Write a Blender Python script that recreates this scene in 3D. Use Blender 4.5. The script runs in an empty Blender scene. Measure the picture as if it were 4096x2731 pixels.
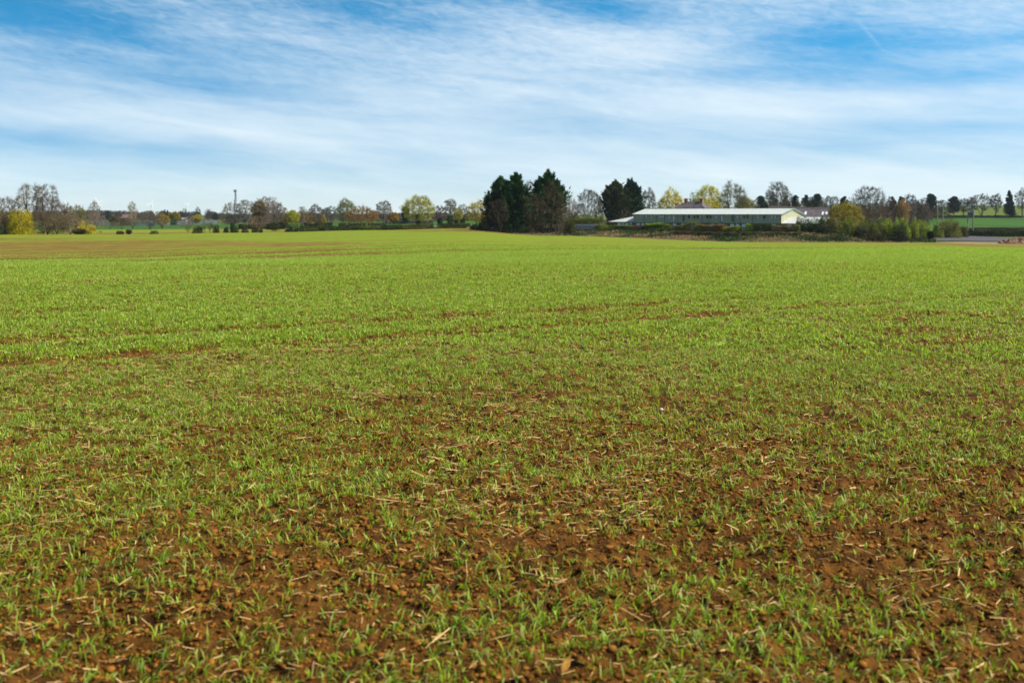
import bpy, math, random
import numpy as np
from mathutils import Vector, Matrix

# ------------------------------------------------------------------ camera, sky, sun, exposure
scn = bpy.context.scene
C = scn.collection
FPX = 3982.0; CX = 2048.0; CY = 1365.5; HZ = 855.0     # focal length in photo pixels, image centre, eye level
EYE = 1.6
cam = bpy.data.cameras.new('camera'); camo = bpy.data.objects.new('camera', cam); C.objects.link(camo)
cam.sensor_width = 36.0; cam.lens = 36.0 * FPX / 4096.0
camo.location = (0, 0, EYE)
camo.rotation_euler = (math.radians(90), 0, 0); cam.shift_y = -(CY - HZ) / 4096.0   # level camera, horizon kept high in the frame
cam.clip_start = 0.05; cam.clip_end = 30000
cam.dof.use_dof = True; cam.dof.focus_distance = 11; cam.dof.aperture_fstop = 2.8
scn.camera = camo
scn.view_settings.view_transform = 'Standard'; scn.view_settings.look = 'None'
scn.view_settings.exposure = 0.6; scn.view_settings.gamma = 1.0

SUN_AZ = math.radians(96)      # to the right of the view direction
SUN_EL = math.radians(44)
sl = bpy.data.lights.new('sun', 'SUN'); sl.energy = 5.0; sl.angle = math.radians(0.6); sl.color = (1.0, 0.93, 0.82)
so = bpy.data.objects.new('sun', sl); C.objects.link(so)
sd = Vector((math.sin(SUN_AZ) * math.cos(SUN_EL), math.cos(SUN_AZ) * math.cos(SUN_EL), math.sin(SUN_EL)))
so.rotation_euler = sd.to_track_quat('Z', 'Y').to_euler(); so.location = (0, 0, 60)

class NT:
    def __init__(s, nt): s.nt = nt
    def n(s, t, **kw):
        x = s.nt.nodes.new(t)
        for k, v in kw.items(): setattr(x, k, v)
        return x
    def put(s, sock, v):
        if isinstance(v, bpy.types.NodeSocket): s.nt.links.new(v, sock)
        elif v is not None:
            sock.default_value = v
    def m(s, op, a, b=None, c=None, clamp=False):
        x = s.n('ShaderNodeMath', operation=op); x.use_clamp = clamp
        for i, v in enumerate((a, b, c)):
            if v is not None: s.put(x.inputs[i], v)
        return x.outputs[0]
    def mix(s, f, a, b, blend='MIX'):
        x = s.n('ShaderNodeMix', data_type='RGBA', blend_type=blend)
        s.put(x.inputs[0], f)
        s.put(x.inputs[6], a if isinstance(a, bpy.types.NodeSocket) else (*a, 1))
        s.put(x.inputs[7], b if isinstance(b, bpy.types.NodeSocket) else (*b, 1))
        return x.outputs[2]
    def ramp(s, f, lo, hi):
        x = s.n('ShaderNodeMapRange', interpolation_type='SMOOTHSTEP'); s.put(x.inputs[0], f)
        x.inputs[1].default_value = lo; x.inputs[2].default_value = hi
        return x.outputs[0]
    def noise(s, vec, scale, detail=3, rough=.55, dist=0.0):
        x = s.n('ShaderNodeTexNoise'); s.put(x.inputs['Vector'], vec)
        x.inputs['Scale'].default_value = scale; x.inputs['Detail'].default_value = detail
        x.inputs['Roughness'].default_value = rough; x.inputs['Distortion'].default_value = dist
        return x.outputs[0]
    def xyz(s, x_, y_, z_):
        x = s.n('ShaderNodeCombineXYZ')
        for i, v in enumerate((x_, y_, z_)): s.put(x.inputs[i], v)
        return x.outputs[0]

w = bpy.data.worlds.new('World'); scn.world = w; w.use_nodes = True
w.node_tree.nodes.clear(); N = NT(w.node_tree)
tc = N.n('ShaderNodeTexCoord'); sp = N.n('ShaderNodeSeparateXYZ'); N.put(sp.inputs[0], tc.outputs['Generated'])
dx, dy, dz = sp.outputs
sky = N.n('ShaderNodeTexSky', sky_type='NISHITA'); sky.sun_disc = False
sky.sun_elevation = SUN_EL; sky.sun_rotation = SUN_AZ; sky.air_density = 1.0; sky.dust_density = 0.6; sky.ozone_density = 2.5
N.put(sky.inputs[0], N.xyz(dx, dy, N.m('ADD', N.m('MULTIPLY', N.m('MAXIMUM', dz, 0.0), 2.6), 0.03)))
az = N.m('ARCTAN2', dx, dy); el = N.m('ARCSINE', dz)
def blob(px, py, rx, ry, tilt=0.0):
    a0 = math.atan((px - CX) / FPX); e0 = math.atan((HZ - py) / FPX * math.cos(a0))
    ca, sa = math.cos(math.radians(tilt)), math.sin(math.radians(tilt))
    a = N.m('SUBTRACT', az, a0); e = N.m('SUBTRACT', el, e0)
    u = N.m('MULTIPLY', N.m('ADD', N.m('MULTIPLY', a, ca), N.m('MULTIPLY', e, sa)), FPX / rx)
    v = N.m('MULTIPLY', N.m('SUBTRACT', N.m('MULTIPLY', e, ca), N.m('MULTIPLY', a, sa)), FPX / ry)
    return N.m('EXPONENT', N.m('MULTIPLY', N.m('ADD', N.m('MULTIPLY', u, u), N.m('MULTIPLY', v, v)), -1.0))
cov = N.m('ADD', 0.41, 0.0)
for (px, py, rx, ry, t, amp) in (
        (80, 330, 520, 60, -6, -.16), (150, 60, 420, 110, -6, -.72), (780, 20, 260, 70, -8, -.15), (1450, 40, 560, 75, -5, -.55), (560, 300, 620, 75, -6, -.30), (2000, -20, 500, 60, 0, -.35),
        (100, 560, 700, 45, -3, -.28), (900, 630, 900, 55, -4, -.22), (1300, 250, 500, 60, -8, -.10),
        (3300, 170, 420, 100, -4, -.58), (3780, 160, 350, 45, -4, -.40), (2450, 50, 260, 50, -5, -.55),
        (2950, 300, 420, 45, -3, -.30), (3900, 300, 260, 45, 0, -.30), (3950, 500, 420, 45, -2, -.28),
        (3000, 540, 900, 60, -4, -.20), (2300, 380, 300, 50, -6, -.12), (3700, 640, 700, 40, -3, -.18),
        (2500, 180, 620, 110, -6, .30), (2800, 420, 800, 90, -4, .28), (1600, 420, 700, 100, -7, .16), (3800, 400, 700, 80, 0, .12),
        (3850, 70, 420, 80, 2, .20), (250, 240, 500, 90, -10, .12), (700, 440, 700, 60, -6, .14), (300, 480, 500, 40, -4, .12),
        (2700, 660, 1500, 90, -2, .15), (2048, 860, 4000, 170, 0, .22)):
    cov = N.m('ADD', cov, N.m('MULTIPLY', blob(px, py, rx, ry, t), amp))
# streaky cirrus: warped noise much longer than tall
tl = N.m('ADD', el, N.m('MULTIPLY', az, 0.10))
warp = N.noise(N.xyz(N.m('MULTIPLY', az, 3.0), N.m('MULTIPLY', tl, 12.0), 3.7), 1.0, 3)
v1 = N.xyz(N.m('MULTIPLY', az, 3.0), N.m('ADD', N.m('MULTIPLY', tl, 20.0), N.m('MULTIPLY', warp, 2.6)), 0.3)
n1 = N.noise(v1, 1.3, 4, .50)
nm = N.noise(N.xyz(N.m('MULTIPLY', az, 9.0), N.m('ADD', N.m('MULTIPLY', tl, 62.0), N.m('MULTIPLY', warp, 3.0)), 5.0), 1.0, 5, .58, .4)
v2 = N.xyz(N.m('ADD', N.m('MULTIPLY', az, 14.0), N.m('MULTIPLY', warp, 2.0)), N.m('MULTIPLY', tl, 110.0), 7.1)
n2 = N.noise(v2, 1.0, 5, .62)
v3 = N.xyz(N.m('MULTIPLY', N.m('ADD', az, N.m('MULTIPLY', el, .5)), 60.0), N.m('MULTIPLY', tl, 190.0), 1.1)
n3 = N.noise(v3, 1.0, 4, .6, .5)
fine = N.m('MULTIPLY', N.m('SUBTRACT', n3, .5), N.m('MULTIPLY', N.m('MAXIMUM', N.m('SUBTRACT', el, .075), 0.0), 6.5))
cov = N.m('ADD', cov, N.m('ADD', N.m('ADD', N.m('MULTIPLY', N.m('SUBTRACT', n1, .5), .72), N.m('MULTIPLY', N.m('SUBTRACT', nm, .5), .55)), N.m('ADD', N.m('MULTIPLY', N.m('SUBTRACT', n2, .5), .34), fine)))
# an old contrail fragment
ct = N.m('MULTIPLY', blob(3488, 150, 58, 7, -52), .20)
cov = N.m('ADD', cov, ct)
cov = N.m('SUBTRACT', cov, N.m('MULTIPLY', N.ramp(el, .30, .55), .55))
cov = N.m('SUBTRACT', cov, N.m('MULTIPLY', N.ramp(N.m('ABSOLUTE', az), .75, 1.4), .55))
cl = N.m('MULTIPLY', N.ramp(cov, -.38, 1.16), 0.93)
tint = N.mix(N.ramp(el, -.01, .20), (1.02, 1.16, 1.16), (0.36, 1.66, 1.86))
tint = N.mix(N.ramp(el, .26, .5), tint, (.95, 1.0, .95))
skyc = N.mix(1.0, sky.outputs[0], tint, 'MULTIPLY')
cloudc = N.mix(N.ramp(el, 0.0, 0.22), (8.2, 9.2, 9.5), (7.0, 8.1, 9.0))
full = N.mix(cl, skyc, cloudc)
full = N.mix(N.ramp(el, -.030, -.006), (1.1, 1.3, .9), full)
bg = N.n('ShaderNodeBackground'); bg.inputs[1].default_value = 0.075; N.put(bg.inputs[0], full)
wo = N.n('ShaderNodeOutputWorld'); N.put(wo.inputs[0], bg.outputs[0])

# ------------------------------------------------------------------ helpers
def tag(o, label=None, cat=None, group=None, kind=None):
    if label: o['label'] = label
    if cat: o['category'] = cat
    if group: o['group'] = group
    if kind: o['kind'] = kind
    return o
def mesh_np(name, V, F, mat, parent=None, col=None, smooth=False, loc=None, extra=None):
    me = bpy.data.meshes.new(name); V = np.asarray(V, np.float32); F = np.asarray(F, np.int32)
    me.vertices.add(len(V)); me.vertices.foreach_set('co', V.ravel())
    M, k = F.shape
    me.loops.add(M * k); me.loops.foreach_set('vertex_index', F.ravel())
    me.polygons.add(M); me.polygons.foreach_set('loop_start', np.arange(0, M * k, k, dtype=np.int32))
    if smooth: me.polygons.foreach_set('use_smooth', np.ones(M, bool))
    me.update(calc_edges=True)
    if col is not None:
        ca = me.color_attributes.new('Col', 'FLOAT_COLOR', 'POINT')
        c4 = np.ones((len(V), 4), np.float32); c4[:, :3] = col; ca.data.foreach_set('color', c4.ravel())
    if extra:
        for kx, vv in extra.items():
            at = me.attributes.new(kx, 'FLOAT', 'POINT'); at.data.foreach_set('value', np.asarray(vv, np.float32))
    me.materials.append(mat)
    o = bpy.data.objects.new(name, me); C.objects.link(o)
    if parent: o.parent = parent
    if loc is not None: o.location = loc
    return o
def empty(name, loc, rz=0.0):
    o = bpy.data.objects.new(name, None); C.objects.link(o); o.location = loc; o.rotation_euler = (0, 0, rz)
    o.empty_display_size = .3
    return o

class MB:
    """collects polygons and builds them as ONE mesh object"""
    def __init__(s): s.v = []; s.f = []
    def poly(s, pts):
        b = len(s.v); s.v += [tuple(p) for p in pts]; s.f.append(list(range(b, b + len(pts)))); return s
    def box(s, x0, y0, z0, x1, y1, z1):
        b = len(s.v)
        s.v += [(x0, y0, z0), (x1, y0, z0), (x1, y1, z0), (x0, y1, z0), (x0, y0, z1), (x1, y0, z1), (x1, y1, z1), (x0, y1, z1)]
        for q in ((0, 3, 2, 1), (4, 5, 6, 7), (0, 1, 5, 4), (1, 2, 6, 5), (2, 3, 7, 6), (3, 0, 4, 7)): s.f.append([b + i for i in q])
        return s
    def slab(s, pts, th):
        """thick plate under a planar polygon (top given)"""
        n = len(pts); b = len(s.v)
        s.v += [tuple(p) for p in pts] + [(p[0], p[1], p[2] - th) for p in pts]
        s.f.append([b + i for i in range(n)]); s.f.append([b + n + i for i in reversed(range(n))])
        for i in range(n):
            j = (i + 1) % n; s.f.append([b + i, b + n + i, b + n + j, b + j])
        return s
    def tube(s, p0, p1, r0, r1, k=6):
        p0 = Vector(p0); p1 = Vector(p1); d = (p1 - p0).normalized()
        a = d.orthogonal().normalized(); c = d.cross(a); b = len(s.v)
        for p, r in ((p0, r0), (p1, r1)):
            for i in range(k):
                t = 2 * math.pi * i / k; s.v.append(tuple(p + a * (r * math.cos(t)) + c * (r * math.sin(t))))
        for i in range(k):
            j = (i + 1) % k; s.f.append([b + i, b + j, b + k + j, b + k + i])
        s.f.append([b + i for i in reversed(range(k))]); s.f.append([b + k + i for i in range(k)])
        return s
    def build(s, name, mat, parent=None, loc=None, smooth=False):
        me = bpy.data.meshes.new(name); me.from_pydata(s.v, [], s.f); me.materials.append(mat)
        if smooth:
            for p in me.polygons: p.use_smooth = True
        o = bpy.data.objects.new(name, me); C.objects.link(o)
        if parent: o.parent = parent
        if loc is not None: o.location = loc
        return o

# ------------------------------------------------------------------ materials
def mat_new(name):
    m = bpy.data.materials.new(name); m.use_nodes = True; m.node_tree.nodes.clear()
    return m, NT(m.node_tree)
def finish(n, sh, bump=None):
    o = n.n('ShaderNodeOutputMaterial'); n.put(o.inputs[0], sh)
def simple(name, col, rough=.7, var=.15, scale=2.0, metal=0.0, bump=0.0, stretch=(1, 1, 1), col2=None):
    m, n = mat_new(name); t = n.n('ShaderNodeTexCoord'); mp = n.n('ShaderNodeMapping'); n.put(mp.inputs[0], t.outputs['Object'])
    mp.inputs['Scale'].default_value = stretch
    f = n.noise(mp.outputs[0], scale, 4)
    c2 = col2 or tuple(c * (1 - 2 * var) for c in col)
    c1 = tuple(min(1, c * (1 + var)) for c in col) if col2 is None else col
    cc = n.mix(n.ramp(f, .3, .7), c2, c1)
    p = n.n('ShaderNodeBsdfPrincipled'); n.put(p.inputs['Base Color'], cc); p.inputs['Roughness'].default_value = rough; p.inputs['Metallic'].default_value = metal
    if bump:
        b = n.n('ShaderNodeBump'); b.inputs['Strength'].default_value = bump; b.inputs['Distance'].default_value = .05; n.put(b.inputs['Height'], f); n.put(p.inputs['Normal'], b.outputs[0])
    finish(n, p.outputs[0]); return m
def leafmat(name, trans=.35, rough=.55, spec=.25):
    m, n = mat_new(name); a = n.n('ShaderNodeAttribute'); a.attribute_name = 'Col'
    p = n.n('ShaderNodeBsdfPrincipled'); n.put(p.inputs['Base Color'], a.outputs[0]); p.inputs['Roughness'].default_value = rough
    p.inputs['Specular IOR Level'].default_value = spec
    if trans > 0:
        tr = n.n('ShaderNodeBsdfTranslucent'); n.put(tr.inputs[0], n.mix(1.0, a.outputs[0], (1.15, 1.2, .55), 'MULTIPLY'))
        mx = n.n('ShaderNodeMixShader'); mx.inputs[0].default_value = trans
        n.put(mx.inputs[1], p.outputs[0]); n.put(mx.inputs[2], tr.outputs[0]); finish(n, mx.outputs[0])
    else: finish(n, p.outputs[0])
    return m
M_leaf = leafmat('foliage', .35)
M_needle = leafmat('needles', .08, .8, .05)
M_bark = leafmat('bark', 0, .9, .05)
M_wheat = leafmat('wheat_leaf', .45, .5, .32)
M_straw = leafmat('straw', .12, .5, .3)
M_soilc = leafmat('soil_lump', 0, .95, .05)

# ground ------------------------------------------------------------------------------------
m_ground, n = mat_new('ground')
t = n.n('ShaderNodeNewGeometry'); pos = t.outputs['Position']
spx = n.n('ShaderNodeSeparateXYZ'); n.put(spx.inputs[0], pos)
RD = (0.855, 0.518)                                             # direction of the drill rows
al = n.m('ADD', n.m('MULTIPLY', spx.outputs[0], RD[0]), n.m('MULTIPLY', spx.outputs[1], RD[1]))
ac = n.m('SUBTRACT', n.m('MULTIPLY', spx.outputs[1], RD[0]), n.m('MULTIPLY', spx.outputs[0], RD[1]))
st4 = n.noise(pos, .45, 6, .7)
def att(nm):
    a = n.n('ShaderNodeAttribute'); a.attribute_name = nm; return a.outputs[2]
fs = n.noise(pos, 9.0, 8, .65); fm = n.noise(pos, 1.3, 4, .6)
soil = n.mix(n.ramp(fs, .35, .68), (.030, .012, .003), (.180, .076, .012))
soil = n.mix(n.m('MULTIPLY', n.ramp(fm, .4, .7), .35), soil, (.23, .108, .024))
st1 = n.noise(n.xyz(n.m('MULTIPLY', al, .05), n.m('MULTIPLY', ac, .8), 0.0), 1.0, 5, .6)
st2 = n.noise(n.xyz(n.m('MULTIPLY', al, .9), n.m('MULTIPLY', ac, 3.2), 2.0), 1.0, 5, .7)
st3 = n.noise(n.xyz(n.m('MULTIPLY', spx.outputs[0], .012), n.m('MULTIPLY', spx.outputs[1], .03), 9.0), 1.0, 3, .5)
soil = n.mix(n.m('MULTIPLY', n.m('SUBTRACT', 1.0, att('near')), n.m('MULTIPLY', n.ramp(st4, .3, .7), .42)), soil, (.42, .27, .07))
cov_a = att('cover')
cv = n.m('ADD', cov_a, n.m('ADD', n.m('MULTIPLY', n.m('SUBTRACT', st1, .5), .55), n.m('ADD', n.m('MULTIPLY', n.m('SUBTRACT', st2, .5), .9), n.m('MULTIPLY', n.m('SUBTRACT', st3, .5), .5))))
cv = n.m('ADD', cv, n.m('MULTIPLY', n.m('SUBTRACT', st4, .5), .55))
crop = n.mix(n.ramp(st2, .3, .7), (.120, .205, .008), (.190, .300, .018))
crop = n.mix(n.ramp(st1, .35, .65), n.mix(1.0, crop, (1.12, .94, .8), 'MULTIPLY'), crop)
crop = n.mix(n.m('MULTIPLY', n.ramp(st4, .4, .75), .35), crop, (.20, .16, .010))
near = att('near')
crop_f = n.m('MULTIPLY', n.m('MULTIPLY', n.m('MULTIPLY', n.ramp(cv, -.15, 1.0), .96), n.m('SUBTRACT', 1.0, near)), 1.0)
base = n.mix(crop_f, soil, crop)
gr = n.mix(n.ramp(n.noise(n.xyz(n.m('MULTIPLY', spx.outputs[0], .05), n.m('MULTIPLY', spx.outputs[1], .02), 0.0), 1.0, 4), .35, .65), (.030, .085, .008), (.048, .118, .012))
base = n.mix(att('meadow'), base, gr)
ol = n.mix(n.ramp(n.noise(pos, .08, 5), .35, .65), (.055, .072, .016), (.095, .115, .022))
base = n.mix(att('rough'), base, ol)
du = n.mix(n.ramp(n.noise(pos, .5, 5), .35, .65), (.24, .15, .085), (.33, .24, .13))
base = n.mix(att('bare'), base, du)
p = n.n('ShaderNodeBsdfPrincipled'); n.put(p.inputs['Base Color'], base); p.inputs['Roughness'].default_value = .9; p.inputs['Specular IOR Level'].default_value = .08
fb = n.noise(pos, 38.0, 6, .7)
b = n.n('ShaderNodeBump'); b.inputs['Strength'].default_value = 1.0; b.inputs['Distance'].default_value = .035
n.put(b.inputs['Height'], n.m('ADD', fs, n.m('MULTIPLY', fb, .5))); n.put(p.inputs['Normal'], b.outputs[0]); finish(n, p.outputs[0])

# ------------------------------------------------------------------ terrain
def flat(Y, z=-1.6): return HZ - z * FPX / Y
COLS = {
 -500: [(31, 1060), (42, 1058), (60, 1047), (90, 1018), (130, 984), (180, 954), (212, 942), (232, 940), (255, 941), (300, 932), (340, 924), (450, 912), (560, 903), (900, 886), (2500, 866), (9000, 858)],
    0: [(31, 1056), (42, 1054.5), (60, 1044), (90, 1015), (130, 981), (180, 951), (212, 939.5), (232, 938), (255, 939), (300, 931), (340, 923), (450, 911), (560, 902), (900, 885), (2500, 864), (9000, 857)],
  500: [(31, 1055), (42, 1052), (60, 1040), (90, 1010), (130, 978), (180, 950), (212, 939), (232, 937), (255, 938), (300, 930), (340, 921), (380, 919), (450, 908), (560, 900), (900, 882), (2500, 862), (9000, 857)],
 1000: [(31, 1054), (42, 1046), (60, 1028), (90, 998), (130, 968), (180, 942), (212, 932.5), (232, 930.5), (255, 930.8), (300, 923), (340, 917), (380, 912), (450, 905), (560, 895), (900, 878), (2500, 861), (9000, 857)],
 1500: [(31, 1052), (42, 1038), (60, 1016), (90, 986), (130, 956), (180, 932), (212, 924), (232, 920.5), (255, 918), (300, 909), (380, 902), (450, 895), (560, 886), (900, 872), (2500, 860), (9000, 857)],
 1850: [(31, 1050), (42, 1032), (60, 1008), (90, 978), (130, 952), (180, 928), (212, 918), (235, 913), (255, 912), (300, 905), (380, 896), (450, 890), (560, 880), (900, 868), (2500, 860), (9000, 857)],
 2200: [(31, 1050), (42, 1030), (60, 1005), (90, 982), (130, 962), (180, 946), (195, 943), (235, 935), (255, 931), (300, 925), (400, 908), (560, 890), (900, 872), (2500, 860), (9000, 857)],
 3000: [(31, 1050), (42, 1026), (60, 1005), (90, 988), (130, 976), (165, 969), (180, 967), (220, 949), (270, 930), (300, 925), (400, 905), (560, 878), (900, 865), (2500, 859), (9000, 857)],
 3700: [(31, 1050), (42, 1026), (60, 1005), (90, 988), (130, 978), (165, 972), (180, 968), (200, 959), (235, 942), (300, 922), (400, 892), (500, 871), (650, 848), (820, 824), (1100, 826), (2500, 850), (9000, 857)],
 4096: [(31, 1052), (42, 1030), (60, 1010), (90, 995), (130, 986), (165, 980), (180, 970), (200, 961), (235, 944), (300, 919), (400, 891), (500, 871), (650, 848), (820, 822), (1100, 824), (2500, 850), (9000, 857)],
 4700: [(31, 1054), (42, 1034), (60, 1015), (90, 1000), (130, 990), (165, 984), (180, 975), (200, 965), (235, 948), (300, 920), (400, 891), (500, 871), (650, 848), (820, 820), (1100, 822), (2500, 850), (9000, 857)],
}
LG = np.linspace(math.log(0.5), math.log(9500), 1600)
cks = sorted(COLS); TAB = []
for k in cks:
    pts = [(0.5, -1.6), (24, -1.6)] + [(Y, -(py - HZ) / FPX * Y) for Y, py in COLS[k]]
    z = np.interp(LG, [math.log(a) for a, _ in pts], [q for _, q in pts])
    ker = np.exp(-0.5 * (np.arange(-24, 25) / 7.0) ** 2); ker /= ker.sum()
    TAB.append(np.convolve(np.pad(z, 24, mode='edge'), ker, mode='valid'))
TAB = np.array(TAB); cks = np.array(cks, float)
def uD(X, Y):
    th = np.arctan2(X, Y); r = np.hypot(X, Y); tcl = np.clip(th, -math.radians(34), math.radians(34))
    return np.tan(tcl) * FPX + CX, np.maximum(r * np.cos(tcl), .5)
def T(X, Y):
    X = np.asarray(X, float); Y = np.asarray(Y, float); u, D = uD(X, Y)
    ci = np.interp(u, cks, np.arange(len(cks))); i0 = np.minimum(ci.astype(int), len(cks) - 2); fc = ci - i0
    fc = fc * fc * (3 - 2 * fc)
    g = (np.log(np.minimum(D, 9400)) - LG[0]) / (LG[1] - LG[0]); j0 = g.astype(int); fj = g - j0
    z0 = TAB[i0, j0] * (1 - fj) + TAB[i0, j0 + 1] * fj
    z1 = TAB[i0 + 1, j0] * (1 - fj) + TAB[i0 + 1, j0 + 1] * fj
    return EYE + z0 * (1 - fc) + z1 * fc
def hsh(ix, iy, s):
    h = (ix * 374761393 + iy * 668265263 + s * 1274126177) & 0xffffffff
    h = ((h ^ (h >> 13)) * 1274126177) & 0xffffffff
    return ((h ^ (h >> 16)) & 0xffff) / 65535.0
def vnoise(x, y, s=0):
    ix = np.floor(x).astype(np.int64); iy = np.floor(y).astype(np.int64); fx = x - ix; fy = y - iy
    fx = fx * fx * (3 - 2 * fx); fy = fy * fy * (3 - 2 * fy)
    return (hsh(ix, iy, s) * (1 - fx) + hsh(ix + 1, iy, s) * fx) * (1 - fy) + (hsh(ix, iy + 1, s) * (1 - fx) + hsh(ix + 1, iy + 1, s) * fx) * fy
def micro(X, Y):
    D = np.hypot(X, Y); a = X * RD[0] + Y * RD[1]; c = Y * RD[0] - X * RD[1]
    f = np.clip((60 - D) / 30, 0, 1)
    z = .030 * (vnoise(X * 2.1, Y * 2.1, 1) - .5) + .030 * (vnoise(X * 6, Y * 6, 2) - .5) + .036 * (vnoise(X * 15, Y * 15, 3) - .5) + .026 * (vnoise(X * 34, Y * 34, 4) - .5)
    z += .010 * np.sin(c * 2 * math.pi / .125)
    return z * f - .045 * tram(X, Y) * f
def tram(X, Y):
    """two wheel tracks about 1.8 m apart that run along the drill rows"""
    a = X * RD[0] + Y * RD[1]; c = Y * RD[0] - X * RD[1] + .25 * (vnoise(a * .12, a * 0, 8) - .5)
    out = np.zeros_like(c)
    for base_ in (12.8, 36.8, 60.8, 84.8):
        for o in (-.95, .95): out = np.maximum(out, np.exp(-((c - base_ - o) / .24) ** 2))
    return out * (1 - .65 * np.clip((a - 6) / 14, 0, 1))
def sst(x, a, b):
    t_ = np.clip((x - a) / (b - a), 0, 1); return t_ * t_ * (3 - 2 * t_)
def cover(X, Y):
    """how much of the soil the young crop covers"""
    u, D = uD(X, Y); a = X * RD[0] + Y * RD[1]; c = Y * RD[0] - X * RD[1]
    cv_ = .80 + .55 * (vnoise(a * .25, c * .8, 11) - .5) + .5 * (vnoise(a * .08, c * .25, 12) - .5) + .45 * (vnoise(a * 1.1, c * 2.2, 13) - .5)
    # the sparse hollow on the left beyond the first crest
    lo = np.interp(u, [-500, 0, 1000, 1600, 2100, 2600], [34, 34, 42, 47, 52, 60]); hi = np.interp(u, [-500, 0, 600, 1000, 1600, 2100, 2600], [185, 185, 165, 145, 96, 80, 66])
    wob = 14 * (vnoise(X * .03, Y * .03, 15) - .5)
    hollow = sst(D, lo - 1, lo + 5) * (1 - sst(D + wob, hi * .9, hi * 1.06)) * np.interp(u, [1300, 2800], [1.0, .0])
    hollow *= 1 - .75 * np.exp(-((D - 98 + .02 * (u - 1000)) / 9) ** 2) * sst(u, 450, 900)
    cv_ -= hollow * (.56 + .55 * (vnoise(a * .02, c * .12, 16) - .5) + .35 * (vnoise(a * .05, c * .5, 17) - .5))
    for c0_, w0_ in ((28.0, .55), (31.5, .4), (24.6, .35)): cv_ -= .38 * np.exp(-((c - c0_ + .6 * (vnoise(a * .08, a * 0, 18) - .5)) / w0_) ** 2) * (.4 + vnoise(a * .2, a * 0, 19))
    cv_ += .75 * (vnoise(a * .010, c * .17, 26) - .5) * sst(D, 20, 34); cv_ -= .22 * np.exp(-((c - 58) / 5) ** 2) + .2 * np.exp(-((c - 74) / 3) ** 2)
    # thin patch by the conifers and on the far right
    cv_ -= 1.1 * np.exp(-((u - 1930) / 260) ** 2) * np.exp(-((D - 193) / 13) ** 2)
    cv_ -= .5 * np.exp(-((u - 2900) / 650) ** 2) * np.exp(-((D - 78) / 9) ** 2)
    cv_ -= .55 * np.exp(-((u - 3900) / 350) ** 2) * np.exp(-((D - 140) / 14) ** 2)
    # steadily thinner close to the camera
    cv_ -= .30 * (1 - sst(D, 4, 16))
    cv_ += (.38 * (vnoise(a * .5, c * .9, 23) - .5) + .35 * (vnoise(a * 2.2, c * 3.0, 24) - .5)) * (1 - sst(D, 14, 26))
    cv_ += .10 * sst(D, 12, 20) * (1 - sst(D, 30, 40))
    return np.clip(cv_ - .75 * tram(X, Y), 0, 1.2)

def edge_D(u):   # depth of the far edge of the crop field
    return np.interp(u, [-600, 1000, 1500, 1860, 1900, 2050, 2300, 2600, 3000, 3200, 3700, 4096, 4700], [230, 230, 230, 232, 215, 195, 190, 182, 168, 165, 168, 168, 168])
th = np.concatenate([np.radians(np.linspace(-180, -40, 57))[:-1], np.radians(np.linspace(-40, -29.5, 22))[:-1], np.radians(np.linspace(-29.5, 29.5, 760)), np.radians(np.linspace(29.5, 40, 22))[1:], np.radians(np.linspace(40, 180, 57))[1:]])
rr = np.concatenate([[0.4, 1.2, 1.9], 2.5 * np.exp(np.arange(0, 551) * .0129)])
TH, RR = np.meshgrid(th, rr); GX = RR * np.sin(TH); GY = RR * np.cos(TH)
GZ = T(GX, GY) + micro(GX, GY)
U, D = uD(GX, GY); nr, nc = GX.shape
idx = np.arange(nr * nc).reshape(nr, nc)
F = np.stack([idx[:-1, :-1], idx[1:, :-1], idx[1:, 1:], idx[:-1, 1:]], -1).reshape(-1, 4)[:, ::-1]
ED = edge_D(U)
cvr = cover(GX, GY)
out = sst(D, ED, ED + 2.5)
wl = vnoise(GX * .06, GY * .03, 21)
far2 = out * (U < 1700) * sst(D, 240, 246) * (1 - sst(D, np.interp(U, [0, 500, 1000, 1300], [330, 372, 345, 300]), np.interp(U, [0, 500, 1000, 1300], [335, 378, 350, 304])))
mead = np.maximum(out * (U > 3500) * sst(D, 236, 240), out * (U <= 3500) * sst(D, 380 - 70 * sst(U, 1200, 1500), 395 - 70 * sst(U, 1200, 1500)) * (1 - sst(D, 560, 580)))
mead = mead * (1 - .55 * (U > 3500) * sst(D, 500, 515))
rough = out * (1 - far2) * (1 - mead)
bare = np.exp(-((D - 175) / 7.5) ** 2) * sst(U, 3720, 3860)
near_a = 1 - sst(D, 22, 92)
cvr = np.where(far2 > .5, .78 + .3 * (wl - .5) - .6 * (sst(D, 240, 252) * (1 - sst(D, 285, 305))), cvr)
ground = mesh_np('ground', np.stack([GX, GY, GZ], -1).reshape(-1, 3), F, m_ground, smooth=True,
                 extra={'cover': cvr.ravel(), 'near': (near_a * 1.0).ravel(), 'meadow': mead.ravel(), 'rough': rough.ravel(), 'bare': np.clip(bare, 0, 1).ravel()})
tag(ground, kind='structure')

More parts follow.
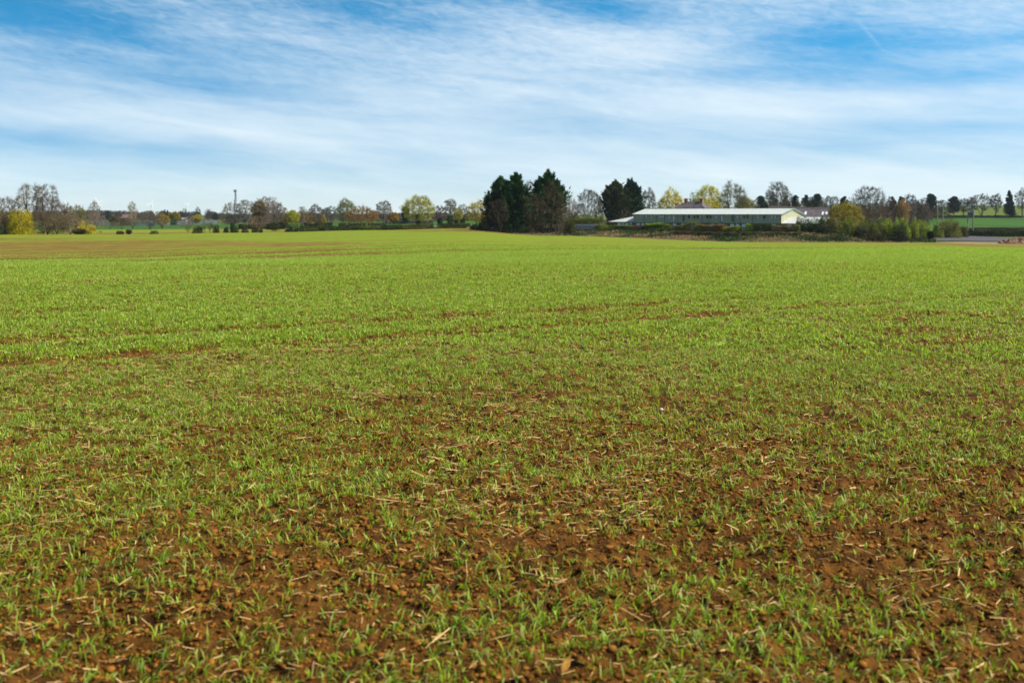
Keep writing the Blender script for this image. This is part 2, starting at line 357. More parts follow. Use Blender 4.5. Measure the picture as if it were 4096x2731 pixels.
# ------------------------------------------------------------------ young wheat
rs = np.random.RandomState(5)
def wheat(d0, d1, dens, nblade, segs, hmul, wmul, name_seed):
    r = np.random.RandomState(name_seed)
    ang = math.radians(29.8); A = ang * (d1 ** 2 - d0 ** 2)
    Np = int(A * dens * 1.6)
    D_ = np.sqrt(r.uniform(d0 ** 2, d1 ** 2, Np)); t_ = r.uniform(-ang, ang, Np)
    X = D_ * np.sin(t_); Y = D_ * np.cos(t_)
    a = X * RD[0] + Y * RD[1]; c = Y * RD[0] - X * RD[1]
    if d1 < 40:
        c = np.round(c / .125) * .125 + r.normal(0, .021, Np); X = a * RD[0] - c * RD[1]; Y = a * RD[1] + c * RD[0]
    keep = r.uniform(0, 1, Np) < np.clip(cover(X, Y), 0.03, 1) / 1.15 * (1 - .85 * sst(D_, 62, 97))
    X, Y = X[keep], Y[keep]; n_ = len(X)
    Z = T(X, Y) + micro(X, Y)
    P = np.repeat(np.stack([X, Y, Z], -1), nblade, 0); m_ = len(P)
    P[:, :2] += r.normal(0, .006, (m_, 2))
    phi = r.uniform(0, 2 * math.pi, m_); phi = np.where(r.rand(m_) < .45, r.normal(.2, .8, m_), phi)
    L = r.uniform(.030, .080, m_) * hmul; W = r.uniform(.0022, .0043, m_) * wmul
    lean = r.uniform(.12, .95, m_); bend = r.uniform(.3, 2.1, m_)
    dirh = np.stack([np.cos(phi), np.sin(phi), np.zeros(m_)], -1)
    tw = r.normal(0, .5, m_); side = np.stack([-np.sin(phi + tw), np.cos(phi + tw), np.zeros(m_)], -1)
    pts = [P - np.array([0, 0, .006])]; th_ = lean.copy(); q = P.copy()
    for s in range(segs):
        q = q + (dirh * np.sin(th_)[:, None] + np.array([0, 0, 1.0]) * np.cos(th_)[:, None]) * (L / segs)[:, None]
        pts.append(q); th_ = np.minimum(th_ + bend / segs, 2.5)
    wp = {1: [1, 0], 2: [.75, 1, 0], 3: [.6, 1.0, .8, 0]}[segs]
    V = []
    for i in range(segs): V += [pts[i] - side * (W * wp[i])[:, None], pts[i] + side * (W * wp[i])[:, None]]
    V.append(pts[segs]); k = len(V); V = np.stack(V, 1).reshape(-1, 3)
    fl = []
    for i in range(segs - 1): fl += [(2 * i, 2 * i + 1, 2 * i + 3), (2 * i, 2 * i + 3, 2 * i + 2)]
    fl.append((2 * segs - 2, 2 * segs - 1, 2 * segs))
    F_ = (np.arange(m_)[:, None, None] * k + np.array(fl)[None]).reshape(-1, 3)
    br = r.uniform(.5, 1.35, m_) if d1 < 14 else (r.uniform(.6, 1.5, m_) if d1 < 40 else r.uniform(.9, 1.3, m_)); hu = r.rand(m_)  # extra light put into the colour of blades beyond the near band
    ca = np.stack([.185 + .17 * hu, .370 + .06 * hu, .004 + .0 * hu], -1); pl_ = r.rand(m_) ** 1.9; cb = np.stack([.32 + .26 * pl_, .475 + .19 * pl_, .02 + .24 * pl_], -1)
    dead = r.rand(m_) < .05
    ca[dead] = (.33, .25, .09); cb[dead] = (.42, .32, .14)
    cols = []
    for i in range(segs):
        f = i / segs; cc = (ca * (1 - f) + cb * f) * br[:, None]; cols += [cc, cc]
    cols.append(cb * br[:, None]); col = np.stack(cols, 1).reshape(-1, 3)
    return V, F_, col
Vs, Fs, Cs, off = [], [], [], 0
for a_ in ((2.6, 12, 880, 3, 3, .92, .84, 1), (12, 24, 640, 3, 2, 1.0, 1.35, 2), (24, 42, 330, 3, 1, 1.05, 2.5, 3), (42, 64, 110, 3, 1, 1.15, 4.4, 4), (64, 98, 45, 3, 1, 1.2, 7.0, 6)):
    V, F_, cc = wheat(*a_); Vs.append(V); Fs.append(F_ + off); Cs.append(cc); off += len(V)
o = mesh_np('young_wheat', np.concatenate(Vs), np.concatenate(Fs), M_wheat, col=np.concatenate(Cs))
tag(o, 'short green blades of young wheat sprouting in rows from the brown soil', 'crop', kind='stuff')
print('wheat tris', sum(len(f) for f in Fs))

def straw():
    r = np.random.RandomState(9); ang = math.radians(29.8)
    Vs, Cs = [], []
    for (d0, d1, dens, sc) in ((2.6, 12, 340, .95), (12, 34, 70, 1.35)):
        n_ = int(ang * (d1 * d1 - d0 * d0) * dens); D_ = np.sqrt(r.uniform(d0 ** 2, d1 ** 2, n_)); t_ = r.uniform(-ang, ang, n_)
        X = D_ * np.sin(t_); Y = D_ * np.cos(t_)
        k = r.rand(n_) < .35 + .9 * (vnoise(X * .7, Y * .9, 31) > .5); X, Y = X[k], Y[k]; n_ = len(X)
        phi = r.normal(.25, .75, n_); L = r.uniform(.007, .032, n_) * sc; L *= np.where(r.rand(n_) < .12, 2.1, 1); W = r.uniform(.0012, .0030, n_) * sc
        tl_ = r.normal(0, .16, n_)
        d = np.stack([np.cos(phi), np.sin(phi), tl_], -1) * L[:, None]; s = np.stack([-np.sin(phi), np.cos(phi), r.normal(0, .3, n_)], -1) * W[:, None]
        P = np.stack([X, Y, T(X, Y) + micro(X, Y) + .007 + np.abs(tl_) * L], -1)
        up = np.array([0, 0, 1.0]) * (W * .8)[:, None]
        Vs.append(np.stack([P - d - s, P + d - s, P + d + up, P - d + up, P + d + s, P - d + s], 1).reshape(-1, 3))
        c = np.array([.66, .45, .18]) * r.uniform(.5, 1.25, n_)[:, None]; Cs.append(np.repeat(c, 6, 0))
    V = np.concatenate(Vs); m_ = len(V) // 6
    F_ = (np.arange(m_)[:, None, None] * 6 + np.array([(0, 1, 2, 3), (3, 2, 4, 5)])[None]).reshape(-1, 4)
    tag(mesh_np('straw', V, F_, M_straw, col=np.concatenate(Cs)), 'broken bits of pale straw lying on the soil between the wheat', 'straw', kind='stuff')
straw()
def clods():
    r = np.random.RandomState(19); ang = math.radians(29.8)
    ico = np.array([(0, 0, 1), (.89, 0, .45), (.28, .85, .45), (-.72, .53, .45), (-.72, -.53, .45), (.28, -.85, .45), (.72, .53, -.45), (-.28, .85, -.45), (-.89, 0, -.45), (-.28, -.85, -.45), (.72, -.53, -.45), (0, 0, -1)])
    fi = np.array([(0, 1, 2), (0, 2, 3), (0, 3, 4), (0, 4, 5), (0, 5, 1), (1, 6, 2), (2, 7, 3), (3, 8, 4), (4, 9, 5), (5, 10, 1), (2, 6, 7), (3, 7, 8), (4, 8, 9), (5, 9, 10), (1, 10, 6), (11, 7, 6), (11, 8, 7), (11, 9, 8), (11, 10, 9), (11, 6, 10)])
    Vs, Cs = [], []
    for (d0, d1, dens) in ((2.6, 8, 2600), (8, 18, 420)):
        n_ = int(ang * (d1 * d1 - d0 * d0) * dens); D_ = np.sqrt(r.uniform(d0 ** 2, d1 ** 2, n_)); t_ = r.uniform(-ang, ang, n_)
        X = D_ * np.sin(t_); Y = D_ * np.cos(t_)
        s = np.clip(r.lognormal(-5.35, .5, n_), .0028, .017)
        V = ico[None] * (1 + r.uniform(-.42, .42, (n_, 12)))[..., None] * np.stack([s * r.uniform(.8, 1.4, n_), s * r.uniform(.8, 1.3, n_), s * r.uniform(.5, .9, n_)], -1)[:, None, :]
        V = V + np.stack([X, Y, T(X, Y) + micro(X, Y) + s * .25], -1)[:, None, :]
        Vs.append(V.reshape(-1, 3)); c = np.array([.185, .078, .014]) * r.uniform(.55, 1.5, n_)[:, None]; Cs.append(np.repeat(c, 12, 0))
    V = np.concatenate(Vs); m_ = len(V) // 12
    tag(mesh_np('soil_clods', V, (np.arange(m_)[:, None, None] * 12 + fi[None]).reshape(-1, 3), M_soilc, col=np.concatenate(Cs)), 'small crumbly lumps of brown soil between the wheat blades', 'soil', kind='stuff')
clods()

# ------------------------------------------------------------------ vegetation builders
def world(px, Y): return (px - CX) / FPX * Y
def zt(py, Y): return EYE - (py - HZ) / FPX * Y
def nrm(v): return v / (np.linalg.norm(v, axis=-1, keepdims=True) + 1e-9)

def prisms(S, k=4):
    """S: list of (p0, p1, r0, r1) -> verts, quads"""
    P0 = np.array([s[0] for s in S]); P1 = np.array([s[1] for s in S]); R0 = np.array([s[2] for s in S]); R1 = np.array([s[3] for s in S])
    d = nrm(P1 - P0); a = np.cross(d, np.where(np.abs(d[:, 2:3]) > .9, np.array([[1., 0, 0]]), np.array([[0, 0, 1.]]))); a = nrm(a); b = np.cross(d, a)
    V = []
    for P, R in ((P0, R0), (P1, R1)):
        for i in range(k):
            t_ = 2 * math.pi * i / k; V.append(P + (a * math.cos(t_) + b * math.sin(t_)) * R[:, None])
    V = np.stack(V, 1).reshape(-1, 3)
    fl = [(i, (i + 1) % k, k + (i + 1) % k, k + i) for i in range(k)]
    F_ = (np.arange(len(S))[:, None, None] * 2 * k + np.array(fl)[None]).reshape(-1, 4)
    return V, F_
def skeleton(r, H, W, tb, npts, env='round', tr=.03, forks=1, lean=0.0):
    """crown points in an envelope, joined back to the trunk by repeated splitting"""
    g = r.normal(size=(npts, 3)); g = nrm(g); rad = np.where(r.rand(npts) < .62, r.uniform(.86, 1.0, npts), r.uniform(.4, .9, npts)); q = g * rad[:, None]
    lump = 1 + .10 * np.sin(g[:, 0] * 4 + r.uniform(0, 6)) * np.cos(g[:, 1] * 3 + r.uniform(0, 6)) + .07 * np.sin(g[:, 2] * 7 + r.uniform(0, 6)) + .07 * np.sin(g[:, 0] * 9 + g[:, 2] * 6 + r.uniform(0, 6))
    q *= lump[:, None]
    hc = (H + tb) / 2; hr = (H - tb) / 2
    zz = q[:, 2]
    if env == 'vase': sxy = np.interp(zz, [-1, -.3, .4, 1], [.45, .8, 1.05, .85])
    elif env == 'cone': sxy = np.interp(zz, [-1, -.5, .2, 1], [1.1, 1.15, .75, .3])
    elif env == 'low': sxy = np.interp(zz, [-1, 0, 1], [1.15, 1.0, .9])
    else: sxy = np.interp(zz, [-1, 0, 1], [.8, 1.0, .95])
    P = np.stack([q[:, 0] * W / 2 * sxy + lean * (zz * .5 + .5) * W, q[:, 1] * W / 2 * sxy, hc + zz * hr], -1)
    S = []; tips = []
    R = lambda m_: max(.012 * H / 12, tr * H * (m_ / npts) ** .5)
    def seg(p0, p1, m0, m1):
        L = np.linalg.norm(p1 - p0); k = 3 if L > .12 * H else (2 if L > .05 * H else 1); pr = p0
        for i in range(k):
            f = (i + 1) / k; q_ = p0 * (1 - f) + p1 * f
            if i < k - 1: q_ = q_ + r.normal(0, .06 * L, 3)
            a = R(m0) * (1 - i / k) + R(m1) * i / k; b_ = R(m0) * (1 - f) + R(m1) * f
            S.append((pr, q_, a, b_, m0)); pr = q_
    def rec(p, pts, m_in):
        m_ = len(pts)
        if m_ == 1:
            seg(p, pts[0], 1, .5); tips.append((pts[0], pts[0] - p)); return
        c = pts.mean(0); f = r.uniform(.30, .5); node = p + (c - p) * f
        node[2] += .02 * H * (1 if m_ > 10 else 0)
        seg(p, node, m_in, m_)
        v = nrm(pts - node)
        i = r.randint(m_); j = int(np.argmin(v @ v[i])); i = int(np.argmin(v @ v[j]))
        da = v @ v[i]; db = v @ v[j]; A_ = da > db
        if A_.all() or (~A_).all(): A_ = np.arange(m_) % 2 == 0
        rec(node, pts[A_], A_.sum() * 1.1); rec(node, pts[~A_], (~A_).sum() * 1.1)
    if forks > 1:
        an = np.arctan2(P[:, 1], P[:, 0]); gi = ((an + math.pi) / (2 * math.pi) * forks + r.rand()).astype(int) % forks
        for k in range(forks):
            pk = P[gi == k]
            if len(pk): rec(np.array([.012 * H * math.cos(k * 2.4), .012 * H * math.sin(k * 2.4), -.1]), pk, len(pk) * 1.3)
    else:
        top = np.array([r.normal(0, .01 * H), r.normal(0, .01 * H), tb * .85 + .03 * H])
        S.append((np.array([0, 0, -.15]), np.array([0, 0, .04 * H]), R(npts) * 1.45, R(npts) * 1.05, npts)); seg(np.array([0, 0, .04 * H]), top, npts, npts * .9)
        rec(top, P, npts * .9)
    return S, tips, P
def twigs(r, tips, per, L, wdt, spread=.7, up=.15):
    P = np.repeat(np.array([t_[0] for t_ in tips]), per, 0); Dd = np.repeat(nrm(np.array([t_[1] for t_ in tips])), per, 0)
    m_ = len(P); zc_ = P[:, 2].min() + .25 * (P[:, 2].max() - P[:, 2].min()); rd_ = nrm(P - np.array([0, 0, zc_])); d = nrm(Dd * .45 + rd_ * .75 + r.normal(0, spread * .8, (m_, 3)) + np.array([0, 0, up])); l_ = r.uniform(.5, 1.2, m_) * L
    P = P - Dd * (r.rand(m_) * L * .8)[:, None] + r.normal(0, L * .12, (m_, 3))
    s = nrm(np.cross(d, r.normal(size=(m_, 3)))) * wdt / 2
    mid = P + d * (l_ * .5)[:, None] + r.normal(0, L * .05, (m_, 3)); e = P + d * l_[:, None]
    V = np.stack([P - s, P + s, mid + s * .7, mid - s * .7, e], 1).reshape(-1, 3)
    F_ = (np.arange(m_)[:, None, None] * 5 + np.array([(0, 1, 2), (0, 2, 3), (3, 2, 4)])[None]).reshape(-1, 3)
    return V, F_, e
def cards(r, P, size, col, var=.25, huev=.08, flat_=0.0, aspect=1.0):
    m_ = len(P); a = nrm(r.normal(size=(m_, 3))); b = nrm(np.cross(a, r.normal(size=(m_, 3)) + np.array([0, 0, flat_])))
    s = (size * r.uniform(.55, 1.3, m_))[:, None] * .5
    V = np.stack([P - a * s * aspect, P + b * s * .55, P + a * s * aspect, P - b * s * .55], 1).reshape(-1, 3)
    F_ = np.arange(m_ * 4).reshape(-1, 4)
    c = np.array(col)[None] * r.uniform(1 - var, 1 + var, m_)[:, None] * (1 + r.normal(0, huev, (m_, 3)))
    return V, F_, np.repeat(np.clip(c, 0, 1), 4, 0)
def tri(F): return np.concatenate([F[:, [0, 1, 2]], F[:, [0, 2, 3]]]) if F.shape[1] == 4 else F
def join(parts):
    Vs, Fs, Cs, off = [], [], [], 0
    for V, F_, c in parts:
        Vs.append(V); Fs.append(tri(F_) + off); off += len(V)
        c = np.asarray(c, float); Cs.append(np.broadcast_to(c, (len(V), 3)) if c.ndim == 1 else c)
    return np.concatenate(Vs), np.concatenate(Fs), np.concatenate(Cs)

BROWN = (.135, .098, .048); GREY = (.160, .138, .085); DKBR = (.075, .052, .036); PALE = (.21, .185, .12)
GOLD = (.36, .25, .03); YEL = (.46, .40, .02); YG = (.33, .34, .05); FRESH = (.17, .23, .02); OLIVE = (.12, .13, .03)
DARK = (.022, .040, .014); CONI = (.015, .050, .019); PINE = (.022, .045, .022); WHITE = (.55, .53, .46); ORNG = (.33, .17, .035); REDBR = (.20, .085, .035)
seedc = [100]
def tree(px, Y, top, wpx, label, bark=GREY, leaf=None, ldens=0, lsize=None, npts=170, env='round', tb=.22, forks=1, per=8, tw=None, group=None, cat='tree', name='bare_tree', tr=.022, ivy=0, base=None, lean=0.0, wid=1.0):
    seedc[0] += 1; r = np.random.RandomState(seedc[0])
    X = world(px, Y); g = float(T(X, Y)); H = zt(top, Y) - g; W = wpx / FPX * Y * .97; npts = int(npts * 2.1); ldens *= 2.3
    e = empty(name, (X, Y, g), 0); tag(e, label, cat, group)
    S, tips, P = skeleton(r, H, W, tb * H, npts, env, tr, forks, lean)
    thr = npts * .045
    big = [s[:4] for s in S if s[4] >= thr]; small = [s[:4] for s in S if s[4] < thr]
    V, F_ = prisms(big, 6); bc = np.array(bark)
    cb = bc * .85 * np.repeat(r.uniform(.8, 1.2, len(big)), 12)[:, None]
    parts = [(V, F_, cb)]
    mesh_np('trunk', *join(parts)[:2], M_bark, e, col=cb)
    px_m = Y / (FPX / 4)                      # one rendered pixel at that distance
    V, F_ = prisms(small, 3); parts = [(V, F_, bc)]
    L = tw or .085 * (H + W) / 2 * 1.0; per = max(3, int(per * .95))
    V, F_, ends = twigs(r, tips, int(per * 1.3), L, .155 * px_m * wid, .48, .2)
    tcol = bc * 1.15 if leaf is None else bc
    parts.append((V, F_, tcol * np.repeat(r.uniform(.7, 1.35, len(V) // 5), 5)[:, None]))
    if leaf is None:
        mesh_np('crown', *[join(parts)[i] for i in (0, 1)], M_bark, e, col=join(parts)[2])
    else:
        n_ = int(ldens * len(ends)); Q = ends[r.randint(len(ends), size=n_)] + r.normal(0, L * .22, (n_, 3))
        lz = np.clip((Q[:, 2] - tb * H) / (H * (1 - tb)), 0, 1)
        lc = np.array(leaf)
        V, F_, c = cards(r, Q, lsize or px_m * .75, lc, .3)
        clump = .85 + .3 * vnoise(np.repeat(Q[:, 0], 4) / (W * .14), np.repeat(Q[:, 2], 4) / (H * .14), seedc[0])
        mb = join(parts); mesh_np('twigs', mb[0], mb[1], M_bark, e, col=mb[2])
        mesh_np('crown', V, F_, M_leaf, e, col=c * clump[:, None])
    if ivy:
        n_ = 900; t_ = r.rand(n_); rad = (.045 + .05 * np.sin(t_ * 3.1)) * H * ivy * r.uniform(.5, 1.1, n_); a = r.uniform(0, 6.3, n_)
        Q = np.stack([np.cos(a) * rad, np.sin(a) * rad, t_ * H * .36], -1); V, F_, c = cards(r, Q, px_m * 1.1, DARK, .4)
        mesh_np('ivy', V, F_, M_leaf, e, col=c)
    return e
def conifer(px, Y, top, wpx, label, col=CONI, tips=(.050, .120, .028), leaders=4, group=None, fat=1.0, n_=620, botpy=None, ragged=.35, sidebias=0):
    seedc[0] += 1; r = np.random.RandomState(seedc[0])
    X = world(px, Y); g = float(T(X, Y)); H = zt(top, Y) - g; W = wpx / FPX * Y
    e = empty('conifer', (X, Y, g)); tag(e, label, 'conifer', group)
    S = [(np.array([0, 0, -.2]), np.array([0, 0, H * .5]), .028 * H, .014 * H), (np.array([0, 0, H * .5]), np.array([0, 0, H * .95]), .014 * H, .004 * H)]
    lead = [(0, 0, H, 1.0)]
    for _ in range(leaders - 1):
        o_ = r.uniform(.10, .24) * r.choice([-1, 1]); lead.append((W * o_, W * r.uniform(-.15, .15), H * (1.0 - .55 * abs(o_)) * r.uniform(.93, 1.0), .6))
    Ps, Ds = [], []
    prof = lambda t_: np.interp(t_, [0, .12, .35, .6, .8, .93, 1], [.90, 1.0, .97, .77, .48, .20, .02]) * fat
    for li, (lx, ly, lh, ls) in enumerate(lead):
        nb = int(n_ * .55) if li == 0 else n_ // 5
        t_ = r.uniform(.0, 1, nb) ** .9 if li == 0 else r.uniform(.5, 1, nb)
        az_ = r.uniform(0, 2 * math.pi, nb)
        lump = 1 + ragged * (vnoise(az_ * 1.3 + 3, t_ * 7, seedc[0]) - .5) * 1.3
        R_ = W / 2 * (prof(t_) if li == 0 else .50 * prof(t_) + .03) * lump * np.where(r.rand(nb) < .25, r.uniform(1.05, 1.22, nb), r.uniform(.66, 1.0, nb))
        k = 12; upf = r.uniform(.35, 1.0, nb) * (1 - .5 * t_)
        for j in range(k):
            f = .12 + .88 * (j / (k - 1)); f = f * r.uniform(.95, 1.03, nb)
            thick_ = R_ * .16 * (1.05 - f)
            Q = np.stack([lx * t_ + np.cos(az_) * R_ * f + r.normal(0, 1, nb) * thick_, ly * t_ + np.sin(az_) * R_ * f + r.normal(0, 1, nb) * thick_, t_ * lh * .955 + upf * R_ * f ** 2 - .1 * R_ + r.normal(0, 1, nb) * thick_], -1)
            Q[:, 2] = np.minimum(Q[:, 2], lh)
            Ps.append(Q); Ds.append(np.stack([np.cos(az_), np.sin(az_), r.uniform(.35, 1.1, nb)], -1))
        for q_ in range(40):   # the pointed leader itself
            f = q_ / 40; wv_ = .55 * (1 - f) + .03; Ps.append(np.array([[lx + r.normal(0, wv_), ly + r.normal(0, wv_), lh * (.88 + .12 * f)]])); Ds.append(np.array([[r.normal(0, .5), r.normal(0, .5), 1.3]]))
        S.append((np.array([lx * .5, ly * .5, H * .4]), np.array([lx, ly, lh]), .008 * H, .003 * H))
    for _ in range(22):    # upright side shoots that break the outline
        t0 = r.uniform(.45, .93); a0 = r.uniform(0, 2 * math.pi); R0 = W / 2 * prof(t0) * r.uniform(.75, 1.02); hs_ = H * r.uniform(.07, .13); k = 34; f = r.rand(k); rr0 = (.04 * hs_ + .13 * hs_ * (1 - f))
        Ps.append(np.stack([math.cos(a0) * R0 * (1 + .1 * f) + r.normal(0, 1, k) * rr0 * .6, math.sin(a0) * R0 * (1 + .1 * f) + r.normal(0, 1, k) * rr0 * .6, t0 * H * .955 + f * hs_], -1)); Ds.append(np.stack([math.cos(a0) * .4 + r.normal(0, .3, k), math.sin(a0) * .4 + r.normal(0, .3, k), np.full(k, 1.2)], -1))
    P = np.concatenate(Ps); P[:, 2] = np.minimum(P[:, 2], H); Dd = nrm(np.concatenate(Ds) + r.normal(0, .28, (len(P), 3))); P[:, 2] = np.maximum(P[:, 2], .1)
    # each frond: a tapering spray of narrow leaflets
    m_ = len(P); L = r.uniform(.45, 1.0, m_) * H / 17; reps = 3
    P = np.repeat(P, reps, 0) + r.normal(0, .10, (m_ * reps, 3)); Dd = nrm(np.repeat(Dd, reps, 0) + r.normal(0, .38, (m_ * reps, 3))); L = np.repeat(L, reps)
    s = nrm(np.cross(Dd, r.normal(size=P.shape))) * (L * .20)[:, None]
    V = np.stack([P - Dd * (L * .25)[:, None], P + s, P + Dd * L[:, None], P - s], 1).reshape(-1, 3); F_ = np.arange(len(V)).reshape(-1, 4)
    c0 = np.array(col); c1 = np.array(tips); mixf = np.clip(vnoise(P[:, 0] / 1.3, P[:, 2] / 1.1, seedc[0] + 7) * 1.3 - .35 + r.normal(0, .12, len(P)), 0, 1)
    cl_ = (c0 * (1 - mixf[:, None]) + c1 * mixf[:, None]) * r.uniform(.7, 1.3, len(P))[:, None]
    mesh_np('crown', V, F_, M_needle, e, col=np.repeat(cl_, 4, 0))
    V, F_ = prisms(S, 6); mesh_np('trunk', V, F_, M_bark, e, col=np.broadcast_to(np.array(DKBR), V.shape))
    return e
def pine(px, Y, top, wpx, label, botf=.35, clumps=16, col=PINE, group=None, spire=False):
    seedc[0] += 1; r = np.random.RandomState(seedc[0])
    X = world(px, Y); g = float(T(X, Y)); H = zt(top, Y) - g; W = wpx / FPX * Y; px_m = Y / (FPX / 4)
    e = empty('pine_tree', (X, Y, g)); tag(e, label, 'pine tree', group)
    Q = []; S = [(np.array([0, 0, -.2]), np.array([0, 0, H * .93]), .018 * H, .004 * H)]
    clumps = int(clumps * 2.2)
    for i in range(clumps):
        t_ = botf + (1 - botf) * (i + r.rand()) / clumps; wr = (np.interp(t_, [botf, .6, .85, 1], [.75, 1, .85, .40]) if not spire else np.interp(t_, [botf, .5, 1], [1, .8, .1])) * W / 2
        a = r.uniform(0, 6.3); c = np.array([math.cos(a) * wr * .55, math.sin(a) * wr * .55, t_ * H * .97]); rr_ = wr * r.uniform(.40, .62) + .25
        m_ = int(230); g_ = nrm(r.normal(size=(m_, 3))) * (r.rand(m_) ** .4)[:, None] * np.array([rr_, rr_, rr_ * .65]); Q.append(c + g_)
        S.append((np.array([0, 0, c[2] - .3 * wr]), c, .005 * H, .002 * H))
    Q = np.concatenate(Q); Q[:, 2] = np.minimum(Q[:, 2], H); V, F_, c = cards(r, Q, px_m * 1.0, col, .35, aspect=1.1)
    mesh_np('crown', V, F_, M_needle, e, col=c)
    V, F_ = prisms(S, 5); mesh_np('trunk', V, F_, M_bark, e, col=np.broadcast_to(np.array((.13, .075, .045)), V.shape))
    return e
def bush(px, Y, top, wpx, label, col=DARK, twig=0, tcol=BROWN, group=None, cat='bush', name='bush', dep=.8, dens=1.0, bot=0.0, shape=0.0, two=None, lift=0.0, size=1.0):
    seedc[0] += 1; r = np.random.RandomState(seedc[0])
    X = world(px, Y); g = float(T(X, Y)) + lift; H = max(.4, zt(top, Y) - g); W = wpx / FPX * Y; px_m = Y / (FPX / 4)
    ls = min(px_m * 1.05, .24 * min(H, W)) * size
    n_ = int(dens * 12.0 * (H * W) / (ls * ls)); n_ = min(max(n_, 300), 26000)
    g_ = nrm(r.normal(size=(n_, 3))); g_[:, 2] = np.abs(g_[:, 2]) * 1.25 - .25
    lump = .80 + .22 * vnoise(g_[:, 0] * 3.1 + 9, g_[:, 2] * 3.4 + g_[:, 1] * 1.7, seedc[0]) + .12 * vnoise(g_[:, 0] * 9, g_[:, 2] * 9 + 5, seedc[0] + 3)
    rad = (r.rand(n_) ** .32) * lump; zc = np.clip(np.abs(g_[:, 2]), 0, .97); g_[:, :2] *= ((1 - zc ** 2) ** -.24)[:, None]
    Q = g_ * rad[:, None] * np.array([W / 2, W / 2 * dep, H * .93]); Q[:, 2] = np.clip(Q[:, 2] + H * .04, bot * H, H * 1.04)
    cc = np.array(col)
    V, F_, c = cards(r, Q, ls, cc, .35)
    if two is not None:
        f = np.clip((vnoise(Q[:, 0] / (W * .12), Q[:, 2] / (H * .2), seedc[0] + 5) - .45) * 5, 0, 1)[:, None]; f = np.repeat(f, 4, 0)
        c = c * (1 - f) + f * np.array(two) * (c / (cc + 1e-6)).mean(1, keepdims=True)
    e = empty(name, (X, Y, g)); tag(e, label, cat, group)
    if twig < 1: mesh_np('foliage', V, F_, M_leaf, e, col=c)
    m_ = 26 if twig == 0 else int((230 if twig >= 1 else 80) * max(twig, .3) * max(1, W / H))
    a = r.uniform(0, 6.3, m_); k = r.rand(m_) ** .5
    b0 = np.stack([np.cos(a) * W * .18 * k * max(1, W / H * .6), np.sin(a) * W * .15 * k, np.full(m_, -.1)], -1)
    b1 = np.stack([np.cos(a) * W * .48 * k, np.sin(a) * W * .42 * k, H * r.uniform(.5, .95, m_) * np.sqrt(1 - .6 * k * k)], -1)
    S = [(b0[i], (b0[i] + b1[i]) / 2 + r.normal(0, .05 * H, 3) + np.array([0, 0, .06 * H]), .007 * H, .005 * H) for i in range(m_)]
    S += [(S[i][1], b1[i], .005 * H, .002 * H) for i in range(m_)]
    V, F_ = prisms(S, 3); parts = [(V, F_, np.array(tcol))]
    if twig:
        tp = [(S[i][1] * f + b1[i % m_] * (1 - f), b1[i % m_] - S[i][1]) for i in range(m_) for f in (0, .35, .7)]
        V, F_, en = twigs(r, tp, 9, .2 * H, .14 * px_m, .5, .25); parts.append((V, F_, np.array(tcol) * np.repeat(r.uniform(.7, 1.5, len(V) // 5), 5)[:, None]))
    V, F_, c = join(parts); mesh_np('stems', V, F_, M_bark, e, col=c)
    return e
